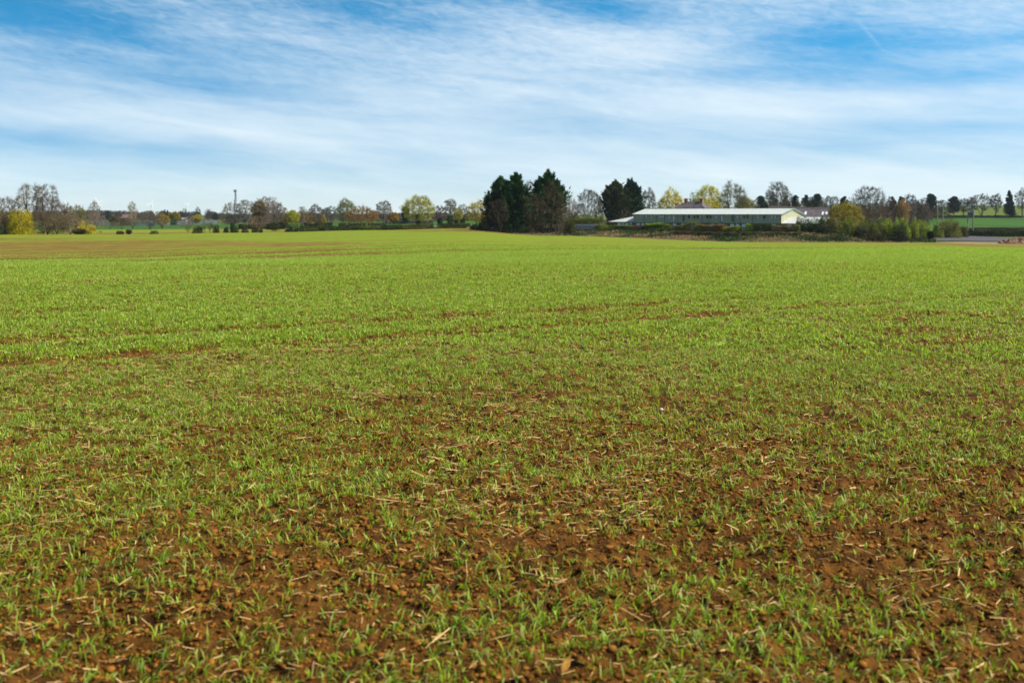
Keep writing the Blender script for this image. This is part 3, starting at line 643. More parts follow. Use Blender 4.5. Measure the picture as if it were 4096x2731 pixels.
def hedge(pts, h, thick, label, col, two=None, group=None, twig=0, cat='hedge', name='hedge', bandcol=None, clip=True, lift=0.0, tcol=BROWN, hv=.16):
    """pts: (px, Y) polyline"""
    seedc[0] += 1; r = np.random.RandomState(seedc[0])
    W = np.array([(world(a, b), b) for a, b in pts]); seg = np.hypot(*np.diff(W, axis=0).T); Lc = np.concatenate([[0], np.cumsum(seg)]); L = Lc[-1]
    Y = W[:, 1].mean(); px_m = Y / (FPX / 4); ls = min(px_m * .8, .3 * h)
    n_ = int(min(45000, 15.0 * L * (h + thick * .6) / (ls * ls)))
    s = r.uniform(0, L, n_); X = np.interp(s, Lc, W[:, 0]); YY = np.interp(s, Lc, W[:, 1])
    dirv = nrm(np.array([W[-1] - W[0]]))[0]; nv = np.array([-dirv[1], dirv[0]])
    hh = h * (1 + hv * 2 * (vnoise(s / (h * 1.6), s * 0, seedc[0]) - .5) + hv * (vnoise(s / (h * .5), s * 0, seedc[0] + 1) - .5))
    a = r.uniform(-1, 1, n_); zf = r.rand(n_)
    rim = r.rand(n_) < .28; zf = np.where(rim, 1 - .12 * r.rand(n_), zf); a2 = np.where(rim, a, np.sign(a) * (1 - .35 * r.rand(n_)))
    off_ = a2 * thick / 2 * (1 - .35 * zf ** 3) * (1 + .3 * (vnoise(s / (h * .7), zf * 3, seedc[0] + 4) - .5))
    gx = X + nv[0] * off_; gy = YY + nv[1] * off_
    Q = np.stack([gx, gy, T(X, YY) + lift + zf * hh * (1 - .12 * a2 ** 2)], -1)
    c0 = np.array([gx.mean(), gy.mean(), float(T(gx.mean(), gy.mean()))]); Q -= c0
    cc = np.array(col); V, F_, c = cards(r, Q, ls, cc, .35)
    if two is not None:
        f = np.clip((vnoise(s / (h * 1.7), zf * 1.6, seedc[0] + 5) - .45) * 5, 0, 1)[:, None]; f = np.repeat(f, 4, 0)
        c = c * (1 - f) + f * np.array(two) * (c / (cc + 1e-6)).mean(1, keepdims=True)
    e = empty(name, tuple(c0)); tag(e, label, cat, group)
    mesh_np('foliage', V, F_, M_leaf, e, col=c)
    m_ = int(max(10, L / .5)); s = r.uniform(0, L, m_); X = np.interp(s, Lc, W[:, 0]); YY = np.interp(s, Lc, W[:, 1]); b = np.stack([X, YY, T(X, YY) + lift - .1], -1) - c0
    S = [(b[i], b[i] + np.array([r.normal(0, .15), r.normal(0, .15), h * r.uniform(.6, .95)]), .03, .012) for i in range(m_)]
    V, F_ = prisms(S, 3); parts = [(V, F_, np.array(tcol))]
    if twig:
        tp = [(S[i % m_][1] * f + S[i % m_][0] * (1 - f) + r.normal(0, thick * .2, 3) * np.array([1, 1, 0]), np.array([r.normal(0, .3), r.normal(0, .3), 1])) for i in range(m_ * 2) for f in (.5, .75, 1)]
        V, F_, en = twigs(r, tp, int(8 * twig) + 1, .4 * h, .13 * px_m, .4, .4); parts.append((V, F_, np.array(tcol) * np.repeat(r.uniform(.7, 1.5, len(V) // 5), 5)[:, None]))
    V, F_, c = join(parts); mesh_np('stems', V, F_, M_bark, e, col=c)
    return e
# ------------------------------------------------------------------ road, banks, dirt heap
m_road = simple('asphalt', (.060, .054, .060), .9, .12, .6, bump=.2)
U_ = np.linspace(3520, 4750, 90)
dn = np.interp(U_, [3520, 3740, 4096, 4750], [196, 186, 184, 188]); df = np.interp(U_, [3520, 3740, 3900, 4096, 4750], [206, 224, 226, 208, 206])
rows_ = []
for f in np.linspace(0, 1, 9):
    D_ = dn * (1 - f) + df * f; X = (U_ - CX) / FPX * D_; rows_.append(np.stack([X, D_, T(X, D_) + .12], -1))
V = np.stack(rows_).reshape(-1, 3); ii = np.arange(9 * 90).reshape(9, 90)
tag(mesh_np('road', V, np.stack([ii[:-1, :-1], ii[:-1, 1:], ii[1:, 1:], ii[1:, :-1]], -1).reshape(-1, 4), m_road, smooth=True), kind='structure')

m_bank, n = mat_new('rough_bank')
g_ = n.n('ShaderNodeNewGeometry'); f1 = n.noise(g_.outputs[0], .22, 5, .6); f2 = n.noise(g_.outputs[0], 2.0, 5, .6)
c = n.mix(n.ramp(f1, .40, .60), (.030, .050, .014), (.20, .135, .075)); c = n.mix(n.m('MULTIPLY', n.ramp(f2, .4, .7), .5), c, (.10, .07, .04))
p = n.n('ShaderNodeBsdfPrincipled'); n.put(p.inputs[0], c); p.inputs['Roughness'].default_value = .95; p.inputs['Specular IOR Level'].default_value = .05; finish(n, p.outputs[0])
BK = [1862, 1900, 2050, 2300, 2600, 3000, 3200, 3700, 3745]
def bank_lift(u, D):
    e_ = edge_D(u); hgt = np.interp(u, [1862, 1950, 2100, 2500, 3100, 3500, 3740], [.1, .7, .7, 1.3, 1.6, 1.0, .2]) - .55 * np.exp(-((u - 2345) / 60) ** 2)
    return hgt * sst(D, e_ - .5, e_ + 9) * (1 - sst(D, e_ + 16, e_ + 30))
uu = np.linspace(1866, 3742, 420); tt = np.linspace(-.6, 30, 40); UU, TT = np.meshgrid(uu, tt); DD = edge_D(UU) + TT
X = (UU - CX) / FPX * DD; Z = T(X, DD) + bank_lift(UU, DD) + .05 + .28 * (vnoise(X * .8, DD * .8, 41) - .5) * sst(TT, 0, 2) - .25 * (1 - sst(TT, -.6, .6))
ii = np.arange(UU.size).reshape(UU.shape)
tag(mesh_np('grass_bank', np.stack([X, DD, Z], -1).reshape(-1, 3), np.stack([ii[:-1, :-1], ii[:-1, 1:], ii[1:, 1:], ii[1:, :-1]], -1).reshape(-1, 4), m_bank, smooth=True), kind='structure')
# rough dry grass growing on it
r = np.random.RandomState(77); n_ = 30000
u_ = r.uniform(1866, 3740, n_); e_ = edge_D(u_); D_ = e_ + r.rand(n_) ** 1.3 * 18; X = (u_ - CX) / FPX * D_
Z = T(X, D_) + bank_lift(u_, D_); dry = vnoise(X * .16, D_ * .5, 42) + .35 * (1 - sst(D_ - e_, 0, 5)) + r.normal(0, .12, n_) > .58
L = r.uniform(.18, .55, n_) * (1 - .3 * dry) * sst(D_ - e_, -.5, 2.5); a = r.uniform(0, 6.3, n_); w_ = r.uniform(.05, .13, n_); ln = r.normal(0, .5, (n_, 2)) * L[:, None]
P = np.stack([X, D_, Z], -1); s_ = np.stack([np.cos(a), np.sin(a), 0 * a], -1) * w_[:, None]; tip = P + np.concatenate([ln, L[:, None]], 1)
V = np.stack([P - s_, P + s_, tip + s_ * .3, tip - s_ * .3], 1).reshape(-1, 3)
c = np.where(dry[:, None], np.array([[.34, .235, .14]]), np.array([[.045, .075, .02]])) * r.uniform(.55, 1.35, n_)[:, None]
tag(mesh_np('rough_grass', V, np.arange(n_ * 4).reshape(-1, 4), M_leaf, col=np.repeat(c, 4, 0)), 'dry tan and dark green rough grass along the far edge of the wheat field', 'grass', kind='stuff')
# thin verge of grass along the left part of the far edge
# heap of dug earth
seedc[0] += 1; r = np.random.RandomState(3)
m_dirt = simple('dug_earth', (.24, .13, .075), .95, .3, 2.5, bump=.8)
gx, gy = np.meshgrid(np.linspace(-1, 1, 140), np.linspace(-1, 1, 60)); hb = np.clip(1 - (np.abs(gx) ** 2.6 + gy ** 2), 0, 1) ** .6
Yh = 171.0; Xh = world(4075, Yh); gh = float(T(Xh, Yh)); hz_ = hb * (.65 + .75 * (vnoise(gx * 9, gy * 4, 5) - .4) + .4 * (vnoise(gx * 22, gy * 9, 6) - .5) + .35 * (vnoise(gx * 45, gy * 20, 7) - .5)); 
V = np.stack([gx * 3.6, gy * 1.6, np.where(hb > 0, np.maximum(hz_, .03), -.15)], -1).reshape(-1, 3); ii = np.arange(gx.size).reshape(gx.shape)
o = mesh_np('earth_heap', V, np.stack([ii[:-1, :-1], ii[:-1, 1:], ii[1:, 1:], ii[1:, :-1]], -1).reshape(-1, 4), m_dirt, loc=(Xh, Yh, gh)); tag(o, 'long low heap of reddish brown dug earth beside the road', 'earth heap')

# ------------------------------------------------------------------ long two-storey building
def metal(name, c, sc=1.0):
    return simple(name, c, .42, .05, 1.5, bump=.0, stretch=(.3, .3, .3))
def ribbed(name, col, axis, pitch, rough=.5, dep=.02, var=.06, spec=.5):
    m, n = mat_new(name); t = n.n('ShaderNodeTexCoord'); s_ = n.n('ShaderNodeSeparateXYZ'); n.put(s_.inputs[0], t.outputs['Object'])
    wv = n.m('SINE', n.m('MULTIPLY', s_.outputs[axis], 2 * math.pi / pitch)); h = n.ramp(wv, .55, .95)
    mp = n.n('ShaderNodeMapping'); n.put(mp.inputs[0], t.outputs['Object']); mp.inputs['Scale'].default_value = (.8, .8, .15)
    f = n.noise(mp.outputs[0], 1.2, 5, .6)
    c = n.mix(n.ramp(f, .3, .75), tuple(x * (1 - 2 * var) for x in col), tuple(min(1, x * (1 + var)) for x in col))
    p = n.n('ShaderNodeBsdfPrincipled'); n.put(p.inputs[0], c); p.inputs['Roughness'].default_value = rough; p.inputs['Specular IOR Level'].default_value = spec
    b = n.n('ShaderNodeBump'); b.inputs['Distance'].default_value = dep; b.inputs['Strength'].default_value = .7; n.put(b.inputs['Height'], h); n.put(p.inputs['Normal'], b.outputs[0]); finish(n, p.outputs[0]); return m
m_clad = ribbed('green_cladding', (.40, .375, .235), 0, 1.0)
m_roofp = ribbed('pale_metal_roof', (.56, .60, .55), 0, .5, .45, .03)
m_trim = simple('green_trim', (.20, .30, .24), .5)
m_gut = simple('dark_gutter', (.05, .055, .045), .5)
m_brick, n = mat_new('red_brick'); t = n.n('ShaderNodeTexCoord'); bk = n.n('ShaderNodeTexBrick'); mp = n.n('ShaderNodeMapping'); mp.inputs['Rotation'].default_value = (math.radians(90), 0, 0)
n.put(mp.inputs[0], t.outputs['Object']); n.put(bk.inputs[0], mp.outputs[0]); bk.inputs['Scale'].default_value = 2.2
bk.inputs['Color1'].default_value = (.26, .085, .05, 1); bk.inputs['Color2'].default_value = (.18, .055, .035, 1); bk.inputs['Mortar'].default_value = (.25, .20, .16, 1)
p = n.n('ShaderNodeBsdfPrincipled'); n.put(p.inputs[0], bk.outputs[0]); p.inputs['Roughness'].default_value = .9; finish(n, p.outputs[0])
def glass(name, col, rough=.08):
    m, n = mat_new(name); p = n.n('ShaderNodeBsdfPrincipled'); p.inputs[0].default_value = (*col, 1); p.inputs['Roughness'].default_value = rough; p.inputs['Specular IOR Level'].default_value = .9; finish(n, p.outputs[0]); return m
m_gdark = glass('window_glass', (.03, .04, .05)); m_gblind = glass('window_with_blind', (.80, .80, .82), .25)
m_white = simple('white_frame', (.75, .76, .75), .5, .04); m_dkfr = simple('dark_frame', (.035, .035, .035), .5)
m_concrete = simple('plinth', (.3, .28, .25), .9)

A = np.array([world(2535, 300), 300.0]); B = np.array([world(3125, 270), 270.0]); tv = (B - A) / np.linalg.norm(B - A); LEN = float(np.linalg.norm(B - A))
rz = math.atan2(tv[1], tv[0]); nv_ = np.array([-tv[1], tv[0]]); DEP = 14.3
def s_of(px):
    k = (px - CX) / FPX; return float((k * A[1] - A[0]) / (tv[0] - k * tv[1]))
G0 = EYE - 5.15
Zr = lambda rel: (EYE + rel) - G0            # height above building ground from height relative to the eye
ZE, ZR, ZB = Zr(-.20), Zr(1.40), Zr(-2.68)
bld = empty('school_building', (A[0], A[1], G0), rz); tag(bld, 'long two storey building with olive cladding over red brick and pale metal roof', 'building')
zsoil = -1.2
MB().box(0, 0, zsoil, LEN, DEP, ZB).build('brick_wall', m_brick, bld)
MB().box(-.05, -.12, ZB, LEN - .004, DEP, ZE - .02).build('cladding_wall', m_clad, bld)
g = MB(); g.v = [(LEN, -.12, ZB), (LEN, DEP + .02, ZB), (LEN, DEP + .02, ZE), (LEN, DEP / 2, ZR - .05), (LEN, -.12, ZE), (LEN + .06, -.12, ZB), (LEN + .06, DEP + .02, ZB), (LEN + .06, DEP + .02, ZE), (LEN + .06, DEP / 2, ZR - .05), (LEN + .06, -.12, ZE)]
g.f = [[5, 6, 7, 8, 9], [4, 3, 2, 1, 0]] + [[i, (i + 1) % 5, 5 + (i + 1) % 5, 5 + i] for i in range(5)]; g.build('gable_wall', m_clad, bld)
ov = .35; th_ = .12; dz_ = (ZR - ZE) / (DEP / 2)
def roofplane(mb, x0, x1, y0, y1, z0, z1, th=th_): mb.slab([(x0, y0, z0), (x1, y0, z0), (x1, y1, z1), (x0, y1, z1)], th)
rf = MB(); roofplane(rf, -.4, LEN + .35, -.12 - ov, DEP / 2, ZE - ov * dz_ + .12, ZR + .12)
rf.slab([(-.4, DEP / 2 + .002, ZR + .12), (LEN + .35, DEP / 2 + .002, ZR + .12), (LEN + .35, DEP + .3, ZE + .02), (-.4, DEP + .3, ZE + .02)], th_)
rfo = rf.build('roof', m_roofp, bld)
MB().box(-.45, DEP / 2 - .22, ZR + .125, LEN + .4, DEP / 2 + .22, ZR + .20).build('ridge_cap', m_trim, rfo)
MB().box(-.42, -.12 - ov - .13, ZE - ov * dz_ - .10, LEN + .38, -.12 - ov - .005, ZE - ov * dz_ + .10).build('gutter', m_gut, rfo)
for (y0, z0, y1, z1) in ((-.12 - ov, ZE - ov * dz_ + .0, DEP / 2, ZR), (DEP / 2, ZR, DEP + .3, ZE - .1)):
    MB().slab([(LEN + .352, y0, z0 + .16), (LEN + .44, y0, z0 + .16), (LEN + .44, y1, z1 + .16), (LEN + .352, y1, z1 + .16)], .26).build('barge_board', m_trim, rfo)
def window(par, s, w_, z0, z1, y, frame, gl, fr=.06, mull=False, nm='window'):
    f = MB(); f.box(s - w_ / 2, y - .07, z0, s - w_ / 2 + fr, y + .03, z1); f.box(s + w_ / 2 - fr, y - .07, z0, s + w_ / 2, y + .03, z1)
    f.box(s - w_ / 2 + fr, y - .07, z0, s + w_ / 2 - fr, y + .03, z0 + fr); f.box(s - w_ / 2 + fr, y - .07, z1 - fr, s + w_ / 2 - fr, y + .03, z1)
    if mull: f.box(s - .035, y - .06, z0 + fr, s + .035, y + .02, z1 - fr)
    fo = f.build(nm, frame, par); MB().box(s - w_ / 2 + fr + .001, y - .035, z0 + fr + .001, s + w_ / 2 - fr - .001, y - .015, z1 - fr - .001).build('pane', gl, fo); return fo
ZW1, ZW0, ZT0 = Zr(-.43), Zr(-1.38), Zr(-2.15)
U1 = [(2550.5, 1), (2562, 1), (2585.7, 1), (2607, 1), (2642, 1), (2654, 1), (2678, 1), (2757, 0), (2779, 0), (2791.5, 0), (2830, 0), (2843, 0), (2865.6, 1), (2951, 1), (2978, 0), (2991, 0), (3033, 1), (3058.5, 0), (3088, 1), (3102, 1)]
for px, bl in U1: window(bld, s_of(px), .56, ZW0, ZW1, -.13, m_dkfr, m_gblind if bl else m_gdark)
for px, bl in ((2696, 1), (2735, 0), (2888, 1), (2931, 0)): window(bld, s_of(px), .62, ZT0, ZW1, -.13, m_dkfr, m_gblind if bl else m_gdark)
for px in (2578, 2628, 2659.5, 2713, 2810, 2834.5, 2883, 2938, 2961, 3012):
    MB().tube((s_of(px), -.20, .1), (s_of(px), -.20, ZE - .3), .05, .05).build('drainpipe', m_gut, bld)
MB().box(LEN - .18, -.20, ZB, LEN + .07, -.125, ZE - .2).build('corner_trim', m_gut, bld)
MB().box(-.06, -.16, ZB - .1, LEN + .02, -.125, ZB + .02).build('flashing', m_gut, bld)
for px, wide in ((2553, 1.1), (2572, 1.0), (2594, 1.0), (2620, 1.0), (2656, 1.1), (2699, 1.1), (2732, 1.0), (2770, 1.1), (2800, 1.0), (2850, 1.0), (2890, 1.1), (2929, 1.2), (2951, 1.1), (2976, 1.2), (3010, 1.1), (3050, 1.1), (3095, 1.1)):
    tall = wide > 1.05
    window(bld, s_of(px), wide, ZB - (1.9 if tall else .75), ZB - .2, -.01, m_white, m_gblind, .08, True)
m_lamp = simple('wall_lamp', (.8, .8, .78), .4, .02)
for px in (2625, 2763, 2800, 2817, 3008): MB().box(s_of(px) - .12, -.32, ZE - .45, s_of(px) + .12, -.135, ZE - .28).build('wall_light', m_lamp, bld)
for px, z_ in ((2572, .35), (2648, .55), (2805, .4), (2964, .5)): MB().box(s_of(px) - .13, -.22, ZE - z_ - .35, s_of(px) + .13, -.135, ZE - z_).build('vent', m_lamp, bld)
# left wing
ann = empty('low_wing', (A[0], A[1], G0), rz); tag(ann, 'single storey brick wing with hipped pale roof left of the long building', 'building')
SL = s_of(2433); ze, zr = Zr(-2.45), Zr(-.80); dpt = 9.0; SRg = s_of(2506)
MB().box(SL + .5, .05, zsoil, -.06, dpt, ze - .05).build('brick_wall', m_brick, ann)
ro = MB(); ro.slab([(SL, -.4, ze), (-.46, -.4, ze), (-.46, dpt / 2, zr), (SRg, dpt / 2, zr)], .12); ro.slab([(-.46, dpt / 2 + .002, zr), (-.46, dpt + .4, ze), (SL, dpt + .4, ze), (SRg, dpt / 2 + .002, zr)], .12)
ro.slab([(SL - .002, -.4, ze), (SRg - .002, dpt / 2, zr), (SL - .002, dpt + .4, ze)], .12); roo = ro.build('roof', m_roofp, ann)
MB().box(SL, -.52, ze - .16, -.46, -.405, ze - .02).build('gutter', m_gut, roo)
for px, wd, dn_, mu in ((2477, 1.05, 1.9, True), (2492, .9, .75, False), (2507, 1.0, 1.9, True), (2523, .85, .6, False)): window(ann, s_of(px), wd, ze - .15 - dn_, ze - .3, .04, m_white, m_gblind, .08, mu)
# right wing
an2 = empty('low_wing', (A[0], A[1], G0), rz); tag(an2, 'single storey wing with pale sloping roof against the yellow gable end', 'building')
x0, x1 = LEN + .09, LEN + 11.5; ze, zr = Zr(-2.62), Zr(-.92)
MB().box(x0 + .02, .05, zsoil, x1 - .4, 11.0, ze - .05).build('brick_wall', m_brick, an2)
ro = MB(); ro.slab([(x0, -.35, ze), (x1, -.35, ze), (x1, 5.6, zr), (x0, 5.6, zr)], .12); ro.slab([(x0, 5.602, zr), (x1, 5.602, zr), (x1, 11.4, ze), (x0, 11.4, ze)], .12); roo = ro.build('roof', m_roofp, an2)
MB().box(x0, -.47, ze - .16, x1, -.355, ze - .02).build('gutter', m_gut, roo)
for s_, wd in ((x0 + 2.2, 1.3), (x0 + 4.5, 1.3), (x0 + 6.6, 1.0)): window(an2, s_, wd, ze - 1.3, ze - .3, .04, m_white, m_gblind, .08, True)

# hip-roofed house behind
m_slate = ribbed('slate_roof', (.095, .082, .092), 2, .3, .75, .01, .25)
m_ridge = simple('ridge_tiles', (.36, .25, .16), .9, .2, 3); m_chim = m_brick
Yh = 335.0; hx = world(2771, Yh); hgz = float(T(hx, Yh)); hs = empty('hip_roof_house', (hx, Yh, hgz), rz + .12); tag(hs, 'house with dark hipped slate roof and two red chimneys behind the long building', 'house')
zrid = zt(808, Yh) - hgz; zea = zt(846, Yh) - hgz; hw, hd, rl = 7.4, 5.4, 2.2
MB().box(-hw + .4, -hd + .4, -.5, hw - .4, hd - .4, zea - .03).build('wall', m_brick, hs)
ro = MB(); a_, b_, c_, d_ = (-hw, -hd, zea), (hw, -hd, zea), (hw, hd, zea), (-hw, hd, zea); r0_, r1_ = (-rl, 0, zrid), (rl, 0, zrid)
ro.slab([a_, b_, r1_, r0_], .15); ro.slab([c_, d_, r0_, r1_], .15); ro.slab([b_, c_, r1_], .15); ro.slab([d_, a_, r0_], .15); roo = ro.build('roof', m_slate, hs)
rd = MB()
for q in (a_, d_): rd.tube((q[0], q[1], q[2] + .03), (r0_[0], r0_[1], r0_[2] + .03), .11, .11)
for q in (b_, c_): rd.tube((q[0], q[1], q[2] + .03), (r1_[0], r1_[1], r1_[2] + .03), .11, .11)
rd.tube((-rl, 0, zrid + .04), (rl, 0, zrid + .04), .12, .12); rd.build('ridge_tiles', m_ridge, roo)
for x_, tp in ((-rl - .15, 794.5), (rl + .95, 796)):
    ch = MB().box(x_ - .48, -.55, zrid - .9, x_ + .48, .55, zt(tp, Yh) - hgz - .25); ch.box(x_ - .58, -.65, zt(tp, Yh) - hgz - .248, x_ + .58, .65, zt(tp, Yh) - hgz); cho = ch.build('chimney', m_chim, roo)
    for k in (-.25, .25): MB().tube((x_ + k, 0, zt(tp, Yh) - hgz + .002), (x_ + k, 0, zt(tp, Yh) - hgz + .22), .11, .09, 8).build('chimney_pot', m_chim, cho)
for x_ in (-4.5, -1.5, 1.5, 4.5): window(hs, x_, 1.1, zea - 1.6, zea - .35, -hd + .39, m_white, m_gdark, .08, True)
# barn
m_barnr = ribbed('barn_roof', (.115, .095, .102), 0, .35, .85, .03, .25)
Ya, Yb = 306.0, 296.0; a0 = np.array([world(3076, Ya), Ya]); b0 = np.array([world(3312, Yb), Yb]); tb_ = (b0 - a0) / np.linalg.norm(b0 - a0); Lb = float(np.linalg.norm(b0 - a0))
bgz = float(T(*a0)) - .2; bn = empty('slate_barn', (a0[0], a0[1], bgz), math.atan2(tb_[1], tb_[0])); tag(bn, 'long barn with dark purplish slate roof and three skylights right of the gable', 'barn')
z0r, z1r = zt(827, Ya) - bgz, zt(834, Yb) - bgz; zrr = (z0r + z1r) / 2; hwb = 6.0; zeb = zt(869, 292) - bgz
MB().box(.2, -hwb + .3, -.5, Lb + 1.2, hwb - .3, zeb - .1).build('wall', m_brick, bn)
ro = MB(); ro.slab([(0, -hwb, zeb), (Lb + 2.2, -hwb, zeb), (Lb, 0, z1r), (0, 0, z0r)], .15); ro.slab([(0, .002, z0r), (Lb, .002, z1r), (Lb + 1.2, hwb, zeb), (0, hwb, zeb)], .15); roo = ro.build('roof', m_barnr, bn)
MB().tube((-.1, 0, z0r + .06), (Lb + .1, 0, z1r + .06), .16, .16).build('ridge_tiles', m_ridge, roo)
MB().poly([(.05, -hwb + .3, zeb - .1), (.05, hwb - .3, zeb - .1), (.05, 0, z0r - .17)]).build('gable', m_brick, bn)
m_sky = simple('skylight', (.85, .88, .9), .25, .03)
for px in (3237, 3304, 3318):
    s_ = (px - 3076) / (3312 - 3076) * Lb
    f0, f1 = .42, .74; zf = lambda f, s_=s_: (z0r + (z1r - z0r) * s_ / Lb) * (1 - f) + zeb * f + .09
    MB().slab([(s_ + .05, -hwb * f1, zf(f1)), (s_ + .62, -hwb * f1, zf(f1)), (s_ + .17, -hwb * f0, zf(f0)), (s_ - .4, -hwb * f0, zf(f0))], .06).build('skylight', m_sky, roo)

# blue panel fence with posts
m_blue = simple('blue_mesh_panel', (.08, .16, .29), .6, .15, 4); m_wood = simple('weathered_post', (.30, .23, .17), .9, .2, 4)
Yf = 226.0; X0 = world(2300, Yf); fz = float(T(X0, Yf)); bf = empty('blue_fence', (X0, Yf, fz)); tag(bf, 'blue panel fence standing between the round olive bush and the clipped hedge', 'fence')
zt1, zb1 = zt(900, Yf) - fz, zt(917, Yf) - fz; wl_ = world(2392, Yf) - X0; npn = 7
for k in range(npn):
    MB().box(k * wl_ / npn + .05, 0, zb1, (k + 1) * wl_ / npn - .05, .05, zt1).build('panel', m_blue, bf)
for k in range(npn + 1):
    MB().box(k * wl_ / npn - .04, -.1, -.5, k * wl_ / npn + .04, -.02, zt1 + .12).build('post', m_wood, bf)
MB().box(-.1, -.10, zt1 + .02, wl_ + .1, -.06, zt1 + .07).build('top_rail', m_white, bf)
# low post-and-rail in front
Yf = 196.0; X0 = world(2235, Yf); fz = float(T(X0, Yf)); rfn = empty('rail_fence', (X0, Yf, fz)); tag(rfn, 'low grey wooden post and rail fence under the conifers and bushes', 'fence')
wl_ = world(2400, Yf) - X0; lf = .9
for k in range(6): MB().box(k * wl_ / 5 - .06, -.06, -.2, k * wl_ / 5 + .06, .06, lf + 1.15).build('post', m_wood, rfn)
for zz in (lf + .5, lf + .95): MB().box(-.1, -.10, zz, wl_ + .1, -.065, zz + .1).build('rail', m_wood, rfn)

# far palisade fence (one long run of pales), in sections
m_pal = simple('galvanised_pales', (.40, .43, .47), .6, .1, 3)
pf = empty('palisade_fence', (0, 0, 0)); tag(pf, 'long pale grey palisade fence across the far side of the green fields', 'fence')
pxs = np.linspace(385, 868, 13)
for i in range(12):
    f_ = MB(); n9 = 22
    for k in range(n9):
        px = pxs[i] + (pxs[i + 1] - pxs[i]) * k / n9; Yq = 560 - 30 * math.sin((px - 385) / 483 * 3.1); X = world(px, Yq); gz = float(T(X, Yq))
        f_.box(X - .13, Yq, gz, X + .13, Yq + .05, gz + 1.9)
    px = pxs[i]; Yq = 560 - 30 * math.sin((px - 385) / 483 * 3.1); p0 = (world(px, Yq), Yq + .1, float(T(world(px, Yq), Yq)))
    px = pxs[i + 1]; Yq = 560 - 30 * math.sin((px - 385) / 483 * 3.1); p1 = (world(px, Yq), Yq + .1, float(T(world(px, Yq), Yq)))
    for zz in (.5, 1.5): f_.tube((p0[0], p0[1], p0[2] + zz), (p1[0], p1[1], p1[2] + zz), .05, .05, 4)
    f_.build('fence_section', m_pal, pf)

# far brown building and small white-roofed building on the left
m_bw = simple('dark_brown_wall', (.045, .03, .028), .9); m_br = simple('brown_tile_roof', (.16, .105, .095), .9, .15, 1)
Yq = 520.0; X = world(500, Yq); gz = float(T(X, Yq)); e = empty('brown_barn', (X, Yq, gz), .25); tag(e, 'dark barn with brown roof in front of the far woods on the left', 'barn')
k = Yq / FPX; zt_ = zt(858, Yq) - gz; ze_ = zt(872, Yq) - gz
MB().box(-20 * k, 0, -.5, 22 * k, 9, ze_).build('wall', m_bw, e)
ro = MB(); ro.slab([(-22 * k, -.5, ze_), (24 * k, -.5, ze_), (18 * k, 4.5, zt_), (-12 * k, 4.5, zt_)], .2); ro.slab([(-12 * k, 4.502, zt_), (18 * k, 4.502, zt_), (24 * k, 9.5, ze_), (-22 * k, 9.5, ze_)], .2)
ro.slab([(-22.1 * k, -.5, ze_), (-12.1 * k, 4.5, zt_), (-22.1 * k, 9.5, ze_)], .2); ro.slab([(24.1 * k, -.5, ze_), (24.1 * k, 9.5, ze_), (18.1 * k, 4.5, zt_)], .2); ro.build('roof', m_br, e)
MB().box(-18 * k, -.05, .3, 4 * k, .001, ze_ - .5).build('doorway', m_dkfr, e)
Yq = 600.0; X = world(736, Yq); gz = float(T(X, Yq)); e = empty('shed', (X, Yq, gz), .2); tag(e, 'small shed with a white roof between the golden trees near the palisade fence', 'shed')
k = Yq / FPX; zt_ = zt(872, Yq) - gz; ze_ = zt(877, Yq) - gz
MB().box(-9 * k, 0, -.5, 9 * k, 6, ze_).build('wall', simple('cream_wall', (.5, .45, .33), .8), e)
ro = MB(); ro.slab([(-10 * k, -.3, ze_), (10 * k, -.3, ze_), (10 * k, 3, zt_), (-10 * k, 3, zt_)], .15); ro.slab([(-10 * k, 3.002, zt_), (10 * k, 3.002, zt_), (10 * k, 6.3, ze_), (-10 * k, 6.3, ze_)], .15); ro.build('roof', m_roofp, e)

# car behind the field hedge (only its top shows)
m_carb = glass('silver_car_paint', (.62, .66, .70), .3); m_tyre = simple('tyre', (.02, .02, .02), .8)
Yq = 246.0; X = world(1722, Yq); gz = float(T(X, Yq)) - .6; e = empty('parked_car', (X, Yq, gz), .12); tag(e, 'pale car half hidden in the gap of the field hedge', 'car')
prof = [(-2.1, .35), (-2.1, .85), (-1.35, .98), (-.8, 1.42), (.75, 1.45), (1.45, 1.0), (2.1, .92), (2.15, .35)]
b_ = MB(); k_ = len(prof)
b_.v = [(x, -.85 + (.12 if z > 1.1 else 0), z) for x, z in prof] + [(x, .85 - (.12 if z > 1.1 else 0), z) for x, z in prof]
b_.f = [list(range(k_)), list(reversed(range(k_, 2 * k_)))] + [[i, k_ + i, k_ + (i + 1) % k_, (i + 1) % k_] for i in range(k_)]; b_.build('body', m_carb, e)
MB().poly([(-1.2, -.865, 1.0), (1.3, -.865, 1.0), (.7, -.75, 1.38), (-.75, -.75, 1.38)]).build('side_window', m_gdark, e)
for x in (-1.35, 1.35):
    for y in (-.82, .82): MB().tube((x, y - .1, .33), (x, y + .1, .33), .33, .33, 14).build('wheel', m_tyre, e)

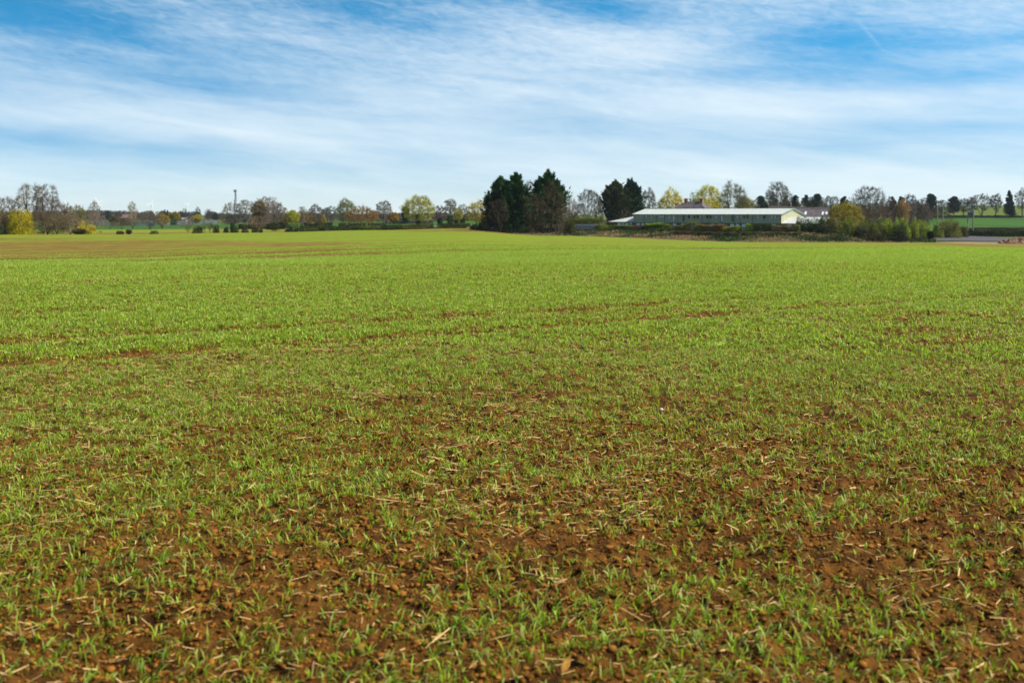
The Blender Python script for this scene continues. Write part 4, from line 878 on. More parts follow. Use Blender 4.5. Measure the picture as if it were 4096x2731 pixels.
# transformer on two poles, two further poles
m_pole = simple('grey_wood_pole', (.27, .24, .19), .9, .2, 3, stretch=(3, 3, .3)); m_tb = simple('transformer_blue', (.05, .11, .22), .5, .1)
def pole(px, Y, top, lab=None, h0=0):
    X = world(px, Y); gz = float(T(X, Y)); H = zt(top, Y) - gz; e = empty('utility_pole', (X, Y, gz)); MB().tube((0, 0, -.3), (0, 0, H), .17, .12, 10).build('pole', m_pole, e)
    MB().box(-1.0, -.06, H - .5, 1.0, .06, H - .36).build('crossarm', m_pole, e)
    for x in (-.85, 0, .85): MB().tube((x, 0, H - .358), (x, 0, H - .12), .07, .04, 8).build('insulator', m_white, e)
    return e
tag(pole(3750, 262, 822), 'slim wooden pole rising behind the green bushes, the left one of a pair', 'utility pole', 'slim poles behind the bushes')
tag(pole(3771.5, 262, 823), 'slim grey pole rising behind the green bushes, the right one of a pair', 'utility pole', 'slim poles behind the bushes')
Y = 240.0; X = world(3882, Y); gz = float(T(X, Y)); e = empty('pole_transformer', (X, Y, gz)); tag(e, 'blue transformer box mounted between two tall wooden poles by the road hedge', 'transformer')
k = Y / FPX
for x0_, x1_, tp in ((-13 * k, -8 * k, 812), (8.5 * k, 12 * k, 830)):
    MB().tube((x0_, 0, -.3), (x1_, 0, zt(tp, Y) - gz), .17, .13, 10).build('pole', m_pole, e)
bx_ = MB().box(-8.5 * k, -.35, zt(862, Y) - gz, 9 * k, .45, zt(848, Y) - gz).build('transformer_box', m_tb, e)
for x in (-5, -1.5, 2, 5.5): MB().box(x * k, -.42, zt(861, Y) - gz, (x + .8) * k, -.352, zt(850, Y) - gz).build('cooling_fin', m_tb, bx_)
for x in (-5, 0, 5): MB().tube((x * k, 0, zt(848, Y) - gz + .002), (x * k, 0, zt(845, Y) - gz), .07, .05, 8).build('bushing', m_white, bx_)
MB().box(-17 * k, -.22, zt(830.5, Y) - gz, 2 * k, -.14, zt(828.5, Y) - gz).build('crossarm', m_white, e)
MB().box(-13 * k, -.3, zt(815, Y) - gz, -4 * k, .3, zt(808, Y) - gz).build('fuse_gear', m_dkfr, e)
MB().box(-15.5 * k, -.22, zt(901, Y) - gz, -11.5 * k, -.16, zt(896, Y) - gz).build('warning_plate', simple('yellow_plate', (.75, .60, .04), .5), e)
MB().box(-19 * k, -.05, zt(812.5, Y) - gz, 0, .05, zt(811.2, Y) - gz).build('crossarm', m_pole, e)

# telecom lattice mast
m_galv = simple('galvanised_steel', (.26, .32, .38), .5, .1, 2)
Y = 620.0; X = world(942, Y); gz = float(T(X, Y)); e = empty('telecom_mast', (X, Y, gz)); tag(e, 'tall grey lattice telecom mast with antennas rising above the trees', 'mast'); k = Y / FPX
H = zt(767, Y) - gz; l = MB(); cs = [(1, 1), (-1, 1), (-1, -1), (1, -1)]; hw_ = lambda z: (3.9 - 1.9 * z / H) * k
for i, (a_, b_) in enumerate(cs):
    l.tube((a_ * hw_(0), b_ * hw_(0), 0), (a_ * hw_(H), b_ * hw_(H), H), .13, .10, 4)
ns = 16
for j in range(ns):
    z0, z1 = H * j / ns, H * (j + 1) / ns
    for i in range(4):
        a_, b_ = cs[i]; c_, d_ = cs[(i + 1) % 4]; (a_, b_, c_, d_) = (a_, b_, c_, d_) if j % 2 else (c_, d_, a_, b_)
        l.tube((a_ * hw_(z0), b_ * hw_(z0), z0), (c_ * hw_(z1), d_ * hw_(z1), z1), .06, .06, 4); l.tube((a_ * hw_(z1), b_ * hw_(z1), z1), (c_ * hw_(z1), d_ * hw_(z1), z1), .05, .05, 4)
l.build('lattice', m_galv, e)
MB().box(-5 * k, -5 * k, H, 5 * k, 5 * k, H + .25).build('headframe', m_galv, e)
for x in (-5, -1.8, 1.8, 5): MB().box(x * k - .18, -5 * k - .25, H - .4, x * k + .18, -5 * k - .02, H + 1.25).build('antenna', m_galv, e)
for x, z in ((2.8, .93), (3.2, .86), (3.0, .79), (-3.4, .69), (3.3, .72), (-3.0, .45), (3.6, .5)): MB().tube((x * k, -.5, H * z), (x * k, -.8, H * z), .38, .38, 10).build('dish', m_galv, e)
MB().box(-4.6 * k, -.9, H * .50, -.5 * k, -.5, H * .59).build('equipment_box', m_galv, e)

# wind turbines on the skyline
m_wt = simple('white_turbine', (.88, .89, .90), .4, .02)
WT = [(389, 808, 24, (115, 2, 240), 1, 'the wind turbine with the largest rotor of those on the left skyline'), (394, 821, 15, (100, 220, 340), 1, 'small wind turbine just behind and below the largest one'),
      (260, 817, 18, (95, 215, 335), 0, 'wind turbine with one blade straight up between the two biggest bare trees and the birch'), (89, 808, 17, (90, 210, 330), 1, 'wind turbine seen through the branches of the big bare tree on the far left'),
      (605, 818, 24, (78, 180, 300), 0, 'wind turbine with one blade level to its left above the far woods'), (749, 824, 18, (62, 135, 275), 0, 'rightmost wind turbine with two blades in a V, left of the telecom mast')]
for px, hy, bl, angs, yw, lab in WT:
    Y = 2500.0; k = Y / FPX; X = world(px, Y); gz = float(T(X, Y)) ; hub = zt(hy, Y) - gz; L = bl * k
    e = empty('wind_turbine', (X, Y, gz), .55); tag(e, lab, 'wind turbine', 'wind turbines on the skyline')
    MB().tube((0, 0, -3), (0, 0, hub - .8), 1.15, .65, 12).build('tower', m_wt, e); MB().box(-.9, -1.8, hub - .85, .9, 3.3, hub + .95).build('nacelle', m_wt, e)
    h_ = MB().tube((0, -1.81, hub), (0, -3.1, hub), .9, .4, 10).build('hub', m_wt, e)
    for a in angs:
        a = math.radians(a); d = Vector((math.cos(a), 0, math.sin(a))); q = Vector((-math.sin(a), 0, math.cos(a))); b_ = MB()
        st = [(0, .4, .3), (.15, .85, .2), (.5, .6, .12), (1, .2, .04)]
        for f, w_, t_ in st:
            c_ = Vector((0, -2.5, hub)) + d * L * f; b_.v += [tuple(c_ + q * w_ * 1.5), tuple(c_ + Vector((0, t_ * 1.5, 0))), tuple(c_ - q * w_ * .7 * 1.5), tuple(c_ - Vector((0, t_ * 1.5, 0)))]
        for i in range(3):
            for j in range(4): b_.f.append([4 * i + j, 4 * i + (j + 1) % 4, 4 * i + 4 + (j + 1) % 4, 4 * i + 4 + j])
        b_.f += [[3, 2, 1, 0], [12, 13, 14, 15]]; b_.build('blade', m_wt, e)

# small things lying in the near crop
def stone(px, D_, size, mat, label, nm='stone'):
    r = np.random.RandomState(int(px)); X = world(px, D_); g_ = nrm(r.normal(size=(1, 3)))
    ico = bpy.data.meshes.new(nm); import bmesh
    bm = bmesh.new(); bmesh.ops.create_icosphere(bm, subdivisions=2, radius=size)
    for v in bm.verts: v.co *= 1 + .35 * (float(vnoise(np.array([v.co.x / size * 1.7 + 5]), np.array([v.co.z / size * 1.7 + v.co.y / size]), 3)[0]) - .5); v.co.z *= .7
    bm.to_mesh(ico); bm.free(); ico.materials.append(mat); o = bpy.data.objects.new(nm, ico); C.objects.link(o)
    o.location = (X, D_, float(T(X, D_)) + size * .55); tag(o, label, 'stone')
stone(2329, 11.7, .032, simple('dark_flint', (.02, .022, .025), .5, .2, 20), 'small black stone lying among the wheat right of the centre of the photo')
stone(2646, 8.1, .017, simple('chalky_stone', (.75, .68, .58), .8, .1, 20), 'small whitish stone on the bare soil in the right half of the near crop')
D_ = 3.46; X = world(2262, D_); lf = MB(); pts = [(-.038, 0, .004), (-.02, .013, .012), (.008, .016, .018), (.032, .008, .026), (.045, -.002, .032), (.028, -.013, .026), (.002, -.018, .014), (-.022, -.011, .009)]
lf.slab([(a * .75, b * .75, c * .75) for a, b, c in pts], .0012); o = lf.build('dry_leaf', simple('dry_leaf', (.75, .36, .05), .6, .2, 60)); o.location = (X, D_, float(T(X, D_)) + .03); o.rotation_euler = (.5, -.7, .9); tag(o, 'single orange brown dry leaf at the bottom edge of the photo', 'leaf')

# ------------------------------------------------------------------ far woods (one mass nobody could count)
def wood(name, label, pts, Y0, Y1, n_, cols, size=1.1, conf=.0):
    """pts: (px, top py) skyline"""
    seedc[0] += 1; r = np.random.RandomState(seedc[0]); xs = [p[0] for p in pts]; ys = [p[1] for p in pts]
    nt = n_; Q, CC = [], []
    for i in range(nt):
        px = r.uniform(xs[0], xs[-1]); Y = r.uniform(Y0, Y1); X = world(px, Y); gz = float(T(X, Y)); top = zt(np.interp(px, xs, ys) + r.normal(1.5, 2.2), Y) - gz
        top = max(top, 3.0); W_ = r.uniform(.3, .5) * max(top, 8); m_ = 330; con = r.rand() < conf
        g_ = nrm(r.normal(size=(m_, 3))) * (r.rand(m_) ** .4)[:, None]; tz = (g_[:, 2] * .5 + .5)
        wz = (1.15 - tz) if con else np.sqrt(np.clip(1.25 - tz, .1, 1))
        Q.append(np.stack([X + g_[:, 0] * W_ * wz, Y + g_[:, 1] * W_ * wz, gz + top * (.02 + .98 * tz)], -1))
        c = np.array(cols[r.randint(len(cols))]) if not con else np.array(PINE)
        CC.append(np.broadcast_to(c * r.uniform(.75, 1.25), (m_, 3)))
    Q = np.concatenate(Q); CC = np.concatenate(CC); k = (Y0 + Y1) / 2 / (FPX / 4)
    V, F_, c = cards(r, Q, k * size, (1, 1, 1), .25); c = c * np.repeat(CC, 4, 0)
    tag(mesh_np(name, V, F_, M_bark, col=c), label, 'woodland', kind='stuff')
WC = [(.105, .085, .085), (.10, .08, .075), (.12, .10, .085), (.085, .08, .075), (.12, .11, .07)]
wood('distant_woodland', 'hazy brown and dark green woods along the skyline on the left', [(-200, 842), (100, 846), (350, 838), (440, 840), (560, 847), (620, 841), (680, 846), (760, 846), (850, 845), (900, 855), (1000, 852), (1200, 850), (1500, 856), (1700, 852), (1990, 850)], 820, 1050, 720, WC, 1.0, .18)
wood('distant_woodland', 'band of brown trees closing the fields behind the hedgerow trees in the middle', [(900, 872), (1150, 868), (1300, 850), (1450, 852), (1620, 858), (1800, 855), (1990, 850)], 480, 640, 190, [(.12, .10, .07), (.09, .085, .06), (.15, .12, .06), (.11, .09, .075)], .9, .1)
wood('distant_woodland', 'dark wood filling the skyline behind the barn and the brown trees on the right', [(2950, 800), (3050, 812), (3150, 810), (3250, 815), (3350, 812), (3450, 805), (3560, 802), (3650, 806), (3720, 812), (3800, 830)], 420, 520, 190, [(.07, .06, .045), (.10, .07, .05), (.05, .05, .035), (.12, .08, .055)], .9, .25)

# ------------------------------------------------------------------ thin haze in the air
# ------------------------------------------------------------------ trees, bushes and hedges
gL = 'trees at the left edge of the field'; gM = 'bare trees behind the field hedge'; gH = 'bushes along the far edge of the field'
R5 = 'bare trees along the foot of the hill'
# far left clump
tree(28, 244, 786, 100, 'tangled reddish brown tree at the left edge of the photo, above the olive thicket', BROWN, (.20, .13, .08), .25, npts=150, forks=3, group=gL)
tree(-45, 246, 800, 110, 'bare grey tree cut by the left edge of the photo', GREY, npts=140, forks=2, group=gL)
bush(20, 240, 822, 150, 'olive brown thicket filling the left edge of the field', (.13, .115, .04), twig=.6, tcol=BROWN, name='thicket', cat='thicket', two=(.17, .12, .07), dens=.45)
bush(82, 238, 826, 124, 'tall bright yellow leafy bush at the left edge beside the thicket', (.56, .46, .005), name='bush', two=(.26, .22, .01), tcol=DKBR)
tree(128, 246, 738, 122, 'largest bare tree on the far left, its wide crown leaning left', GREY, npts=300, forks=2, tb=.30, per=7, group=gL, tr=.024, lean=-.08)
tree(190, 244, 741, 118, 'second big bare tree on the far left, right of the widest crown', (.13, .105, .08), npts=300, forks=2, tb=.18, per=7, group=gL, tr=.022, lean=-.04)
tree(228, 250, 800, 130, 'low dark bare tree spreading under the two big bare trees', DKBR, npts=170, env='low', tb=.15, group=gL, forks=2)
tree(172, 241, 850, 120, 'brown multi-stemmed scrub tree under the two big bare trees', (.15, .11, .06), (.16, .13, .04), .25, npts=190, forks=4, tb=.06, per=9)
tree(228, 240, 862, 110, 'low tangled brown scrub tree right of the trunks of the two big bare trees', (.17, .125, .07), (.17, .13, .05), .25, npts=190, forks=4, tb=.05, per=9)
tree(280, 243, 852, 120, 'reddish brown twiggy scrub tree left of the low yellow shrub', (.19, .13, .09), npts=190, forks=4, tb=.05, per=9)
tree(268, 262, 822, 70, 'pale twiggy tree with first green buds behind the scrub', PALE, (.24, .25, .09), .3, npts=120, group=gL, forks=2)
tree(312, 266, 824, 70, 'feathery pale olive tree behind the low yellow shrub', (.17, .15, .08), (.22, .22, .05), .5, npts=130, group=gL, forks=2)
tree(376, 300, 805, 52, 'slim pale bare tree just left of the largest turbine', (.20, .17, .13), npts=110, forks=2, group=gL, env='vase')
tree(378, 262, 850, 88, 'low pale brown bare tree right of the low yellow shrub', (.19, .145, .10), npts=120, forks=2, group=gL)
bush(346, 240, 893, 86, 'low spreading bright yellow shrub at the field edge', (.56, .46, .008), two=(.30, .25, .01))
bush(326, 246, 877, 38, 'small upright yellow shrub just behind the low yellow one', (.60, .50, .01))
bush(318, 238.5, 912, 60, 'pinkish brown twiggy shrub in front of the yellow shrub', (.2, .14, .11), twig=1)
# second field edge, left
E = 372
tree(530, E, 808, 40, 'slender pale birch with a rounded bare top', (.30, .25, .18), npts=110, tb=.3, group=gM, tr=.014)
tree(532, E - 2, 856, 62, 'tawny twiggy low tree wrapped round the foot of the birch', (.20, .15, .08), npts=90, forks=3, group=gM)
tree(488, E + 4, 860, 60, 'brown low scrubby tree left of the birch', BROWN, npts=100, forks=3, group=gM)
tree(440, E + 4, 885, 80, 'low pale orchard-like bare tree at the left end of the second field', (.2, .16, .1), npts=90, forks=3, env='low', group=gM)
tree(600, E, 842, 86, 'spreading multi-stemmed bare tree with thick base on the second field edge', (.13, .11, .085), npts=190, forks=4, tb=.14, group=gM)
tree(648, E + 10, 858, 62, 'golden brown budding tree touching the multi-stemmed bare tree', (.18, .14, .06), GOLD, .55, npts=130, group=gM, name='leafing_tree', forks=2)
tree(748, E, 868, 78, 'low wide bare tree with crooked limbs in the middle of the second field edge', (.17, .14, .10), npts=120, forks=3, env='low', tb=.15, group=gM)
tree(457, 470, 869, 42, 'round dark olive tree in front of the brown barn', (.08, .07, .03), (.11, .10, .03), 2.2, npts=90, name='leafing_tree')
tree(697, 540, 849, 46, 'golden topped round tree in front of the far woods', (.2, .15, .05), (.30, .24, .03), 2.5, npts=110, name='leafing_tree')
bush(695, 525, 869, 34, 'dark green round bush below the golden topped tree', (.05, .09, .02))
tree(787, 530, 861, 40, 'bright yellow willow-like tree beside the small shed', (.3, .24, .05), (.42, .36, .03), 2.6, npts=110, name='leafing_tree')
tree(738, 820, 833, 22, 'tiny bare tree standing above the skyline woods left of the rightmost turbine', DKBR, npts=70)
tree(791, 820, 828, 26, 'tiny round bare tree above the skyline woods right of the rightmost turbine', DKBR, npts=70)
tree(833, 820, 836, 34, 'small wide bare tree above the skyline woods left of the mast', DKBR, npts=70)
for px, top, lab in ((659, 838, 'dark pointed conifer of the far wood, left one of two spires'), (670, 840, 'dark pointed conifer of the far wood, right one of two spires')):
    pine(px, 810, top, 10, lab, .1, 8, (.03, .05, .04), spire=True, group='spiky conifers in the far wood')
# edge of first field, left: bushes
Fe = 233
bush(402, 300, 926, 9, 'tiny dark shrub alone on the second field', DARK)
bush(480, Fe, 922, 34, 'low olive twiggy bush at the field crest left of the birch', (.08, .08, .025), twig=.5, group=gH)
bush(515, Fe + 1, 916, 24, 'brown twiggy bush at the field crest below the birch', BROWN, twig=1, group=gH)
bush(617, Fe, 920, 38, 'rounded dark green bush alone at the field crest', (.035, .055, .012), two=(.09, .09, .03), group=gH)
bush(790, Fe + 1, 900, 46, 'olive green upright bush at the field crest below the yellow willow', (.085, .10, .018), two=(.16, .16, .03), twig=.4, group=gH)
tree(752, Fe + 1, 906, 26, 'thin bare sapling left of the olive bush at the field crest', BROWN, npts=40, forks=2, group=gH)
tree(818, Fe + 1, 880, 26, 'tall thin bare sapling right of the olive bush at the field crest', (.17, .14, .08), npts=50, group=gH, env='vase')
tree(840, Fe + 1, 884, 22, 'second thin bare sapling right of the olive bush', (.17, .14, .08), npts=50, group=gH)
bush(866, Fe + 1, 895, 26, 'narrow ivy-dark bush with a ragged top', DARK, group=gH)
tree(852, Fe + 1, 890, 18, 'ivy-topped thin sapling beside the narrow dark bush', DKBR, npts=40, group=gH)
bush(905, Fe + 1, 906, 26, 'small mid-green bush between the two dark ivy bushes', (.06, .08, .02), twig=.4, group=gH)
bush(929, Fe, 886, 22, 'dark ivy column bush, the tallest bush of the left field edge', DARK, group=gH)
bush(944, Fe + 2, 896, 24, 'green rounded bush hugging the dark ivy column', (.06, .085, .018), group=gH)
bush(980, Fe, 901, 32, 'mushroom-shaped dark bush with a brown top', (.03, .045, .015), two=(.11, .08, .05), group=gH)
bush(1022, Fe, 903, 34, 'dark twiggy bush in the field edge, third from the ivy column', (.04, .055, .018), two=(.10, .08, .05), twig=.3, group=gH)
bush(1042, Fe + 1, 912, 20, 'low brownish bush in the field edge', (.06, .06, .025), twig=.3, group=gH)
tree(1100, Fe, 892, 46, 'small dark spreading thorn tree at the field crest', DKBR, (.06, .07, .02), .8, npts=70, group=gH)
bush(1160, Fe, 893, 30, 'tall dark holly bush at the left end of the green field-edge bushes', (.02, .04, .014), group=gH)
bush(1185, Fe + .5, 892, 30, 'mid-green ragged bush between two dark bushes', (.06, .10, .016), group=gH)
bush(1208, Fe, 893, 28, 'dark green bush with a bright side right of the ragged bush', (.035, .06, .012), two=(.13, .17, .02), group=gH)
bush(1150, Fe - .5, 914, 26, 'low dark bush at the foot of the tall holly', DARK, group=gH)
bush(1287, Fe + .5, 888, 30, 'upright mid-green bush below the yellow bare tree', (.07, .11, .018), twig=.3, group=gH)
bush(1424, Fe + .5, 894, 22, 'dark upright bush in the low hedge left of the orange tree', DARK, group=gH)
gg = 'hedges along the far edge of the wheat field'
def hpx(a, b, Y, top, label, col, two=None, thick=1.6, **kw):
    mid = (a + b) / 2; h = zt(top, Y) - float(T(world(mid, Y), Y)); return hedge([(a, Y), (mid, Y), (b, Y)], h, thick, label, col, two, **kw)
hpx(1222, 1300, Fe, 908, 'low dark green hedge piece right of the dark bushes', (.05, .075, .018), (.10, .12, .03), group=gg)
hpx(1302, 1400, Fe, 903, 'mixed green hedge piece below the tall pale-limbed tree', (.075, .105, .022), (.04, .05, .025), group=gg)
hpx(1400, 1525, Fe, 905, 'lighter green hedge piece below the orange tree', (.07, .10, .02), (.13, .15, .03), group=gg)
hpx(1525, 1734, Fe, 899, 'trimmed dark hedge below the big yellow-green tree', (.045, .055, .018), (.14, .13, .03), group=gg, hv=.07)
hpx(1750, 1880, Fe, 893, 'trimmed brown and green hedge between the gap and the conifers', (.07, .06, .03), (.15, .16, .03), group=gg, hv=.07)
bush(1742, Fe, 906, 22, 'light green low bush filling the gap in the trimmed hedge', (.15, .20, .03))
# middle distance hedges
g2 = 'hedges between the far fields'
hpx(955, 1150, 345, 893, 'brown winter hedge across the second field under the rounded oak', (.12, .085, .06), (.07, .08, .03), twig=.5, group=g2)
hpx(1065, 1140, 320, 890, 'dark green hedge piece below the ivy-footed tree', (.035, .055, .015), group=g2)
hpx(1215, 1330, 330, 891, 'dark brown hedge stub ending at the open green field', (.06, .05, .035), (.04, .05, .02), group=g2)
hpx(1355, 1465, 335, 894, 'dark hedge piece behind the tall pale-limbed tree', (.04, .06, .02), (.08, .07, .04), group=g2)
hpx(1470, 1545, 360, 893, 'olive hedge piece left of the lone round bare tree', (.09, .10, .04), group=g2)
hpx(1540, 1735, 420, 883, 'pale brown hedge rising behind the big yellow-green tree', (.14, .105, .075), (.26, .23, .18), group=g2)
hpx(1735, 1910, 520, 876, 'thin tan hedge on the far side of the bright green field', (.16, .13, .10), group=g2)
# hedgerow trees
tree(930, 345, 812, 92, 'wide twiggy bare tree in front of the mast', (.15, .13, .095), npts=200, forks=3, tb=.2, group=gM, env='vase')
tree(982, 345, 797, 72, 'tall open bare tree right of the mast with steep limbs', (.17, .16, .12), npts=190, tb=.22, group=gM, env='vase')
tree(1037, 340, 810, 66, 'rounded ochre-brown oak with a dense crown right of the mast', (.10, .075, .035), (.19, .13, .04), .9, npts=200, tb=.3, group=gM)
tree(1068, 365, 784, 100, 'tallest pale feathery tree of the hedgerow, behind the ochre oak', (.24, .19, .15), npts=230, forks=2, tb=.25, group=gM)
tree(1096, 338, 806, 96, 'wide grey-brown bare tree right of the ochre oak', (.16, .13, .11), npts=230, forks=1, tb=.2, group=gM)
tree(1122, 350, 834, 70, 'brown bare tree with an ivy-dark foot', BROWN, npts=140, forks=2, tb=.2, group=gM, ivy=1)
tree(1035, 330, 862, 90, 'low russet-brown bare tree with pale stems below the ochre oak', (.18, .12, .075), npts=130, forks=3, tb=.1, group=gM)
tree(1172, 335, 842, 50, 'bright yellow-green leafing tree, the brightest of the left hedgerow', (.22, .19, .05), (.42, .42, .03), 1.1, npts=120, tb=.3, group=gM, name='leafing_tree')
tree(1143, 345, 852, 44, 'olive-yellow tree left of the bright yellow-green one', (.18, .14, .05), (.26, .20, .04), .5, npts=100, group=gM, name='leafing_tree')
tree(1212, 350, 827, 46, 'tawny bare tree right of the bright yellow-green tree', (.20, .15, .09), npts=130, group=gM, forks=1)
tree(1264, 332, 818, 70, 'dark-limbed bare tree with golden shrubs behind it', (.12, .10, .075), npts=210, forks=2, tb=.22, group=gM)
tree(1285, 342, 858, 36, 'golden yellow round shrub-tree behind the dark-limbed bare tree', (.3, .2, .05), (.42, .30, .03), 1.6, npts=80, name='leafing_tree')
tree(1243, 345, 850, 44, 'tan-gold twiggy tree left of the dark-limbed bare tree', (.30, .21, .09), (.32, .22, .06), .4, npts=90, group=gM, forks=2)
tree(1325, 480, 828, 66, 'distant grey-green tree seen left of the tall pale-limbed tree', (.13, .13, .11), (.14, .14, .08), .4, npts=130, group=gM)
tree(1302, 450, 830, 40, 'distant narrow grey tree right of the golden shrub-tree', (.14, .13, .12), npts=90, group=gM)
tree(1385, 322, 801, 76, 'tall pale-limbed tree with faint green buds left of the orange tree', (.19, .19, .10), (.22, .24, .07), .35, npts=240, tb=.3, group=gM)
tree(1446, 248, 828, 128, 'wide low spreading tree with orange-brown buds', (.16, .11, .05), (.32, .18, .05), .35, npts=210, tb=.26, env='low', group=gM)
tree(1535, 330, 802, 72, 'lone round greyish bare tree with a clear trunk', (.16, .125, .10), npts=240, tb=.28, group=gM)
tree(1492, 420, 842, 44, 'distant orange-tinted tree left of the lone round bare tree', (.2, .14, .06), ORNG, .5, npts=80, group=gM)
tree(1573, 395, 849, 42, 'small orange-gold leafing tree right of the lone round bare tree', (.25, .14, .05), (.38, .23, .03), 1.5, npts=90, tb=.25, group=gM, name='leafing_tree')
pine(1622, 420, 825, 30, 'dark round evergreen tree left of the big yellow-green tree', .1, 12, (.04, .055, .02))
tree(1673, 330, 789, 132, 'big yellow-green leafing tree with a dark forked trunk', (.15, .13, .045), (.52, .49, .04), .62, npts=300, tb=.22, group=gM, name='leafing_tree', env='low', ivy=1)
tree(1760, 345, 822, 60, 'dense brown bare tree with a bulky ivy trunk', (.15, .11, .085), npts=200, tb=.25, group=gM, ivy=1.5)
tree(1801, 335, 796, 56, 'tall open bare tree with a dark ivy trunk', (.19, .18, .13), npts=170, tb=.42, group=gM, ivy=1.4, env='vase')
tree(1825, 342, 832, 52, 'small yellow-tinted tree beside the tall ivy trunk', (.2, .17, .05), (.36, .33, .05), .6, npts=110, group=gM, ivy=1.4, name='leafing_tree')
tree(1850, 350, 818, 50, 'grey bare tree with dark ivy foot nearest the yellow tree by the conifers', GREY, npts=150, tb=.3, group=gM, ivy=1.5)
tree(1872, 430, 858, 18, 'tiny yellow tree just left of the yellow tree by the conifers', (.3, .24, .05), (.45, .36, .02), 2, npts=50, name='leafing_tree')
tree(1925, 238, 801, 112, 'yellow leafing tree tucked against the left side of the conifers', (.17, .14, .05), (.60, .49, .04), .55, npts=230, tb=.15, name='leafing_tree', forks=2)
# conifer clump
gc = 'dark conifers in the big clump'
conifer(2000, 208, 708, 130, 'leftmost dark conifer of the big clump with a ragged left side', leaders=4, group=gc, ragged=.5)
conifer(2064, 204, 696, 140, 'broad dark conifer with two spires, second from the left in the big clump', leaders=5, group=gc)
conifer(2190, 210, 683, 172, 'tallest dark conifer of the big clump with a pointed top', leaders=4, group=gc, fat=1.0)
conifer(2112, 214, 780, 80, 'low dark conifer filling the gap between the tall ones', leaders=2, group=gc, n_=350)
tree(2116, 222, 727, 60, 'pale silvery bare tree between the broad conifer and the tallest one', (.27, .25, .22), npts=120, tb=.3, env='vase')
tree(2138, 199, 765, 106, 'dusty brown bare tree in front of the gap in the conifers', (.070, .050, .032), npts=140, forks=3, tb=.12, per=6)
tree(2208, 197, 733, 140, 'large brown bare tree with pale trunk in front of the tallest conifer', (.080, .058, .037), npts=220, tb=.12, env='round', per=5, tr=.016)
tree(2258, 198, 820, 70, 'smaller brown bare tree at the right foot of the tallest conifer', (.14, .095, .06), npts=130, forks=2, tb=.1)
tree(2000, 198, 780, 90, 'thin brown bare tree leaning in front of the leftmost conifer', (.055, .04, .028), npts=90, forks=3, tb=.12)
bush(1945, 206, 858, 64, 'dark green shrub at the left foot of the conifers', (.045, .075, .012), twig=.2)
gs = 'undergrowth below the conifers'
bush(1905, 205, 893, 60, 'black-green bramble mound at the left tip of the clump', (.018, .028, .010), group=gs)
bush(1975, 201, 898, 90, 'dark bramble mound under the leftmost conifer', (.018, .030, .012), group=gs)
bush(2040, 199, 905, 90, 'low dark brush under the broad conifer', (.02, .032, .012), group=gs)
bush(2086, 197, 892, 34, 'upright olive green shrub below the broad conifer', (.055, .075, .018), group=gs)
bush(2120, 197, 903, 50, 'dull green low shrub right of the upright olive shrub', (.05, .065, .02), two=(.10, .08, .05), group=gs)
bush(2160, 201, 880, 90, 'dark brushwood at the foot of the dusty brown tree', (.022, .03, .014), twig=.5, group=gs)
bush(2186, 198, 896, 34, 'low bush of pinkish white blossom below the big brown tree, left one', (.55, .44, .40), twig=.2, two=(.08, .08, .04), group='blossoming bushes under the conifers')
bush(2222, 198, 895, 40, 'low bush of pinkish white blossom below the big brown tree, right one', (.58, .46, .42), twig=.2, two=(.12, .09, .05), group='blossoming bushes under the conifers')
bush(2240, 201, 892, 60, 'brown twiggy brush right of the blossom', (.10, .075, .045), twig=.8, group=gs)
bush(2280, 194, 866, 56, 'round olive green bush standing alone right of the conifers', (.085, .095, .022), two=(.05, .07, .015), twig=.25)
# between the clumps
tree(2278, 300, 782, 64, 'pale thin bare tree right behind the tallest conifer', (.25, .22, .19), npts=120, forks=2, tb=.3, env='vase')
tree(2304, 310, 812, 50, 'thin reddish bare tree left of the round bare tree', (.2, .15, .12), npts=90, forks=2)
tree(2355, 305, 755, 100, 'large round bare tree standing between the conifer clumps', (.13, .12, .10), npts=330, forks=4, tb=.2, tr=.018, env='low')
bush(2296, 262, 836, 46, 'dark green shrub behind the olive bush', (.04, .06, .02), twig=.3)
bush(2360, 268, 846, 60, 'white blossoming shrub below the large round bare tree', (.42, .44, .34), two=(.16, .20, .09), twig=.3, group='white blossoming shrubs')
bush(2404, 266, 845, 52, 'white blossoming shrub touching the second conifer clump', (.46, .48, .38), two=(.15, .20, .08), twig=.3, group='white blossoming shrubs')
bush(2318, 266, 852, 60, 'pale green blossoming shrub behind the golden hedge', (.26, .29, .12), twig=.3, group='white blossoming shrubs')
hpx(2295, 2400, 250, 873, 'clipped golden green hedge above the blue fence', (.13, .15, .015), (.34, .26, .02), thick=2.5, hv=.04)
hpx(2400, 2475, 319, 872, 'clipped dark green hedge continuing the golden one to the wing', (.05, .075, .015), (.10, .12, .015), thick=2.5, hv=.04)
conifer(2462, 322, 721, 158, 'bronze-green conifer with a pointed top, left of the second pair', (.020, .046, .015), (.090, .085, .018), leaders=3, group='pair of conifers beside the building')
conifer(2526, 328, 718, 118, 'darker green conifer, right of the second pair', (.012, .046, .022), (.03, .085, .035), leaders=4, group='pair of conifers beside the building')
bush(2395, 278, 830, 50, 'dark spreading evergreen shrub at the left foot of the bronze conifer', (.018, .032, .016))
tree(2545, 336, 812, 74, 'olive bushy tree behind the left wing', (.12, .10, .045), (.16, .14, .04), .9, npts=140, forks=3, name='leafing_tree', tb=.08)
tree(2500, 318.5, 840, 78, 'grey-brown twiggy thicket tree above the left wing roof', (.15, .12, .075), npts=130, forks=4, tb=.05)
tree(2592, 340, 752, 76, 'pale grey bare tree between the dark conifer and the yellow tree', (.19, .175, .14), npts=240, forks=3, tb=.2)
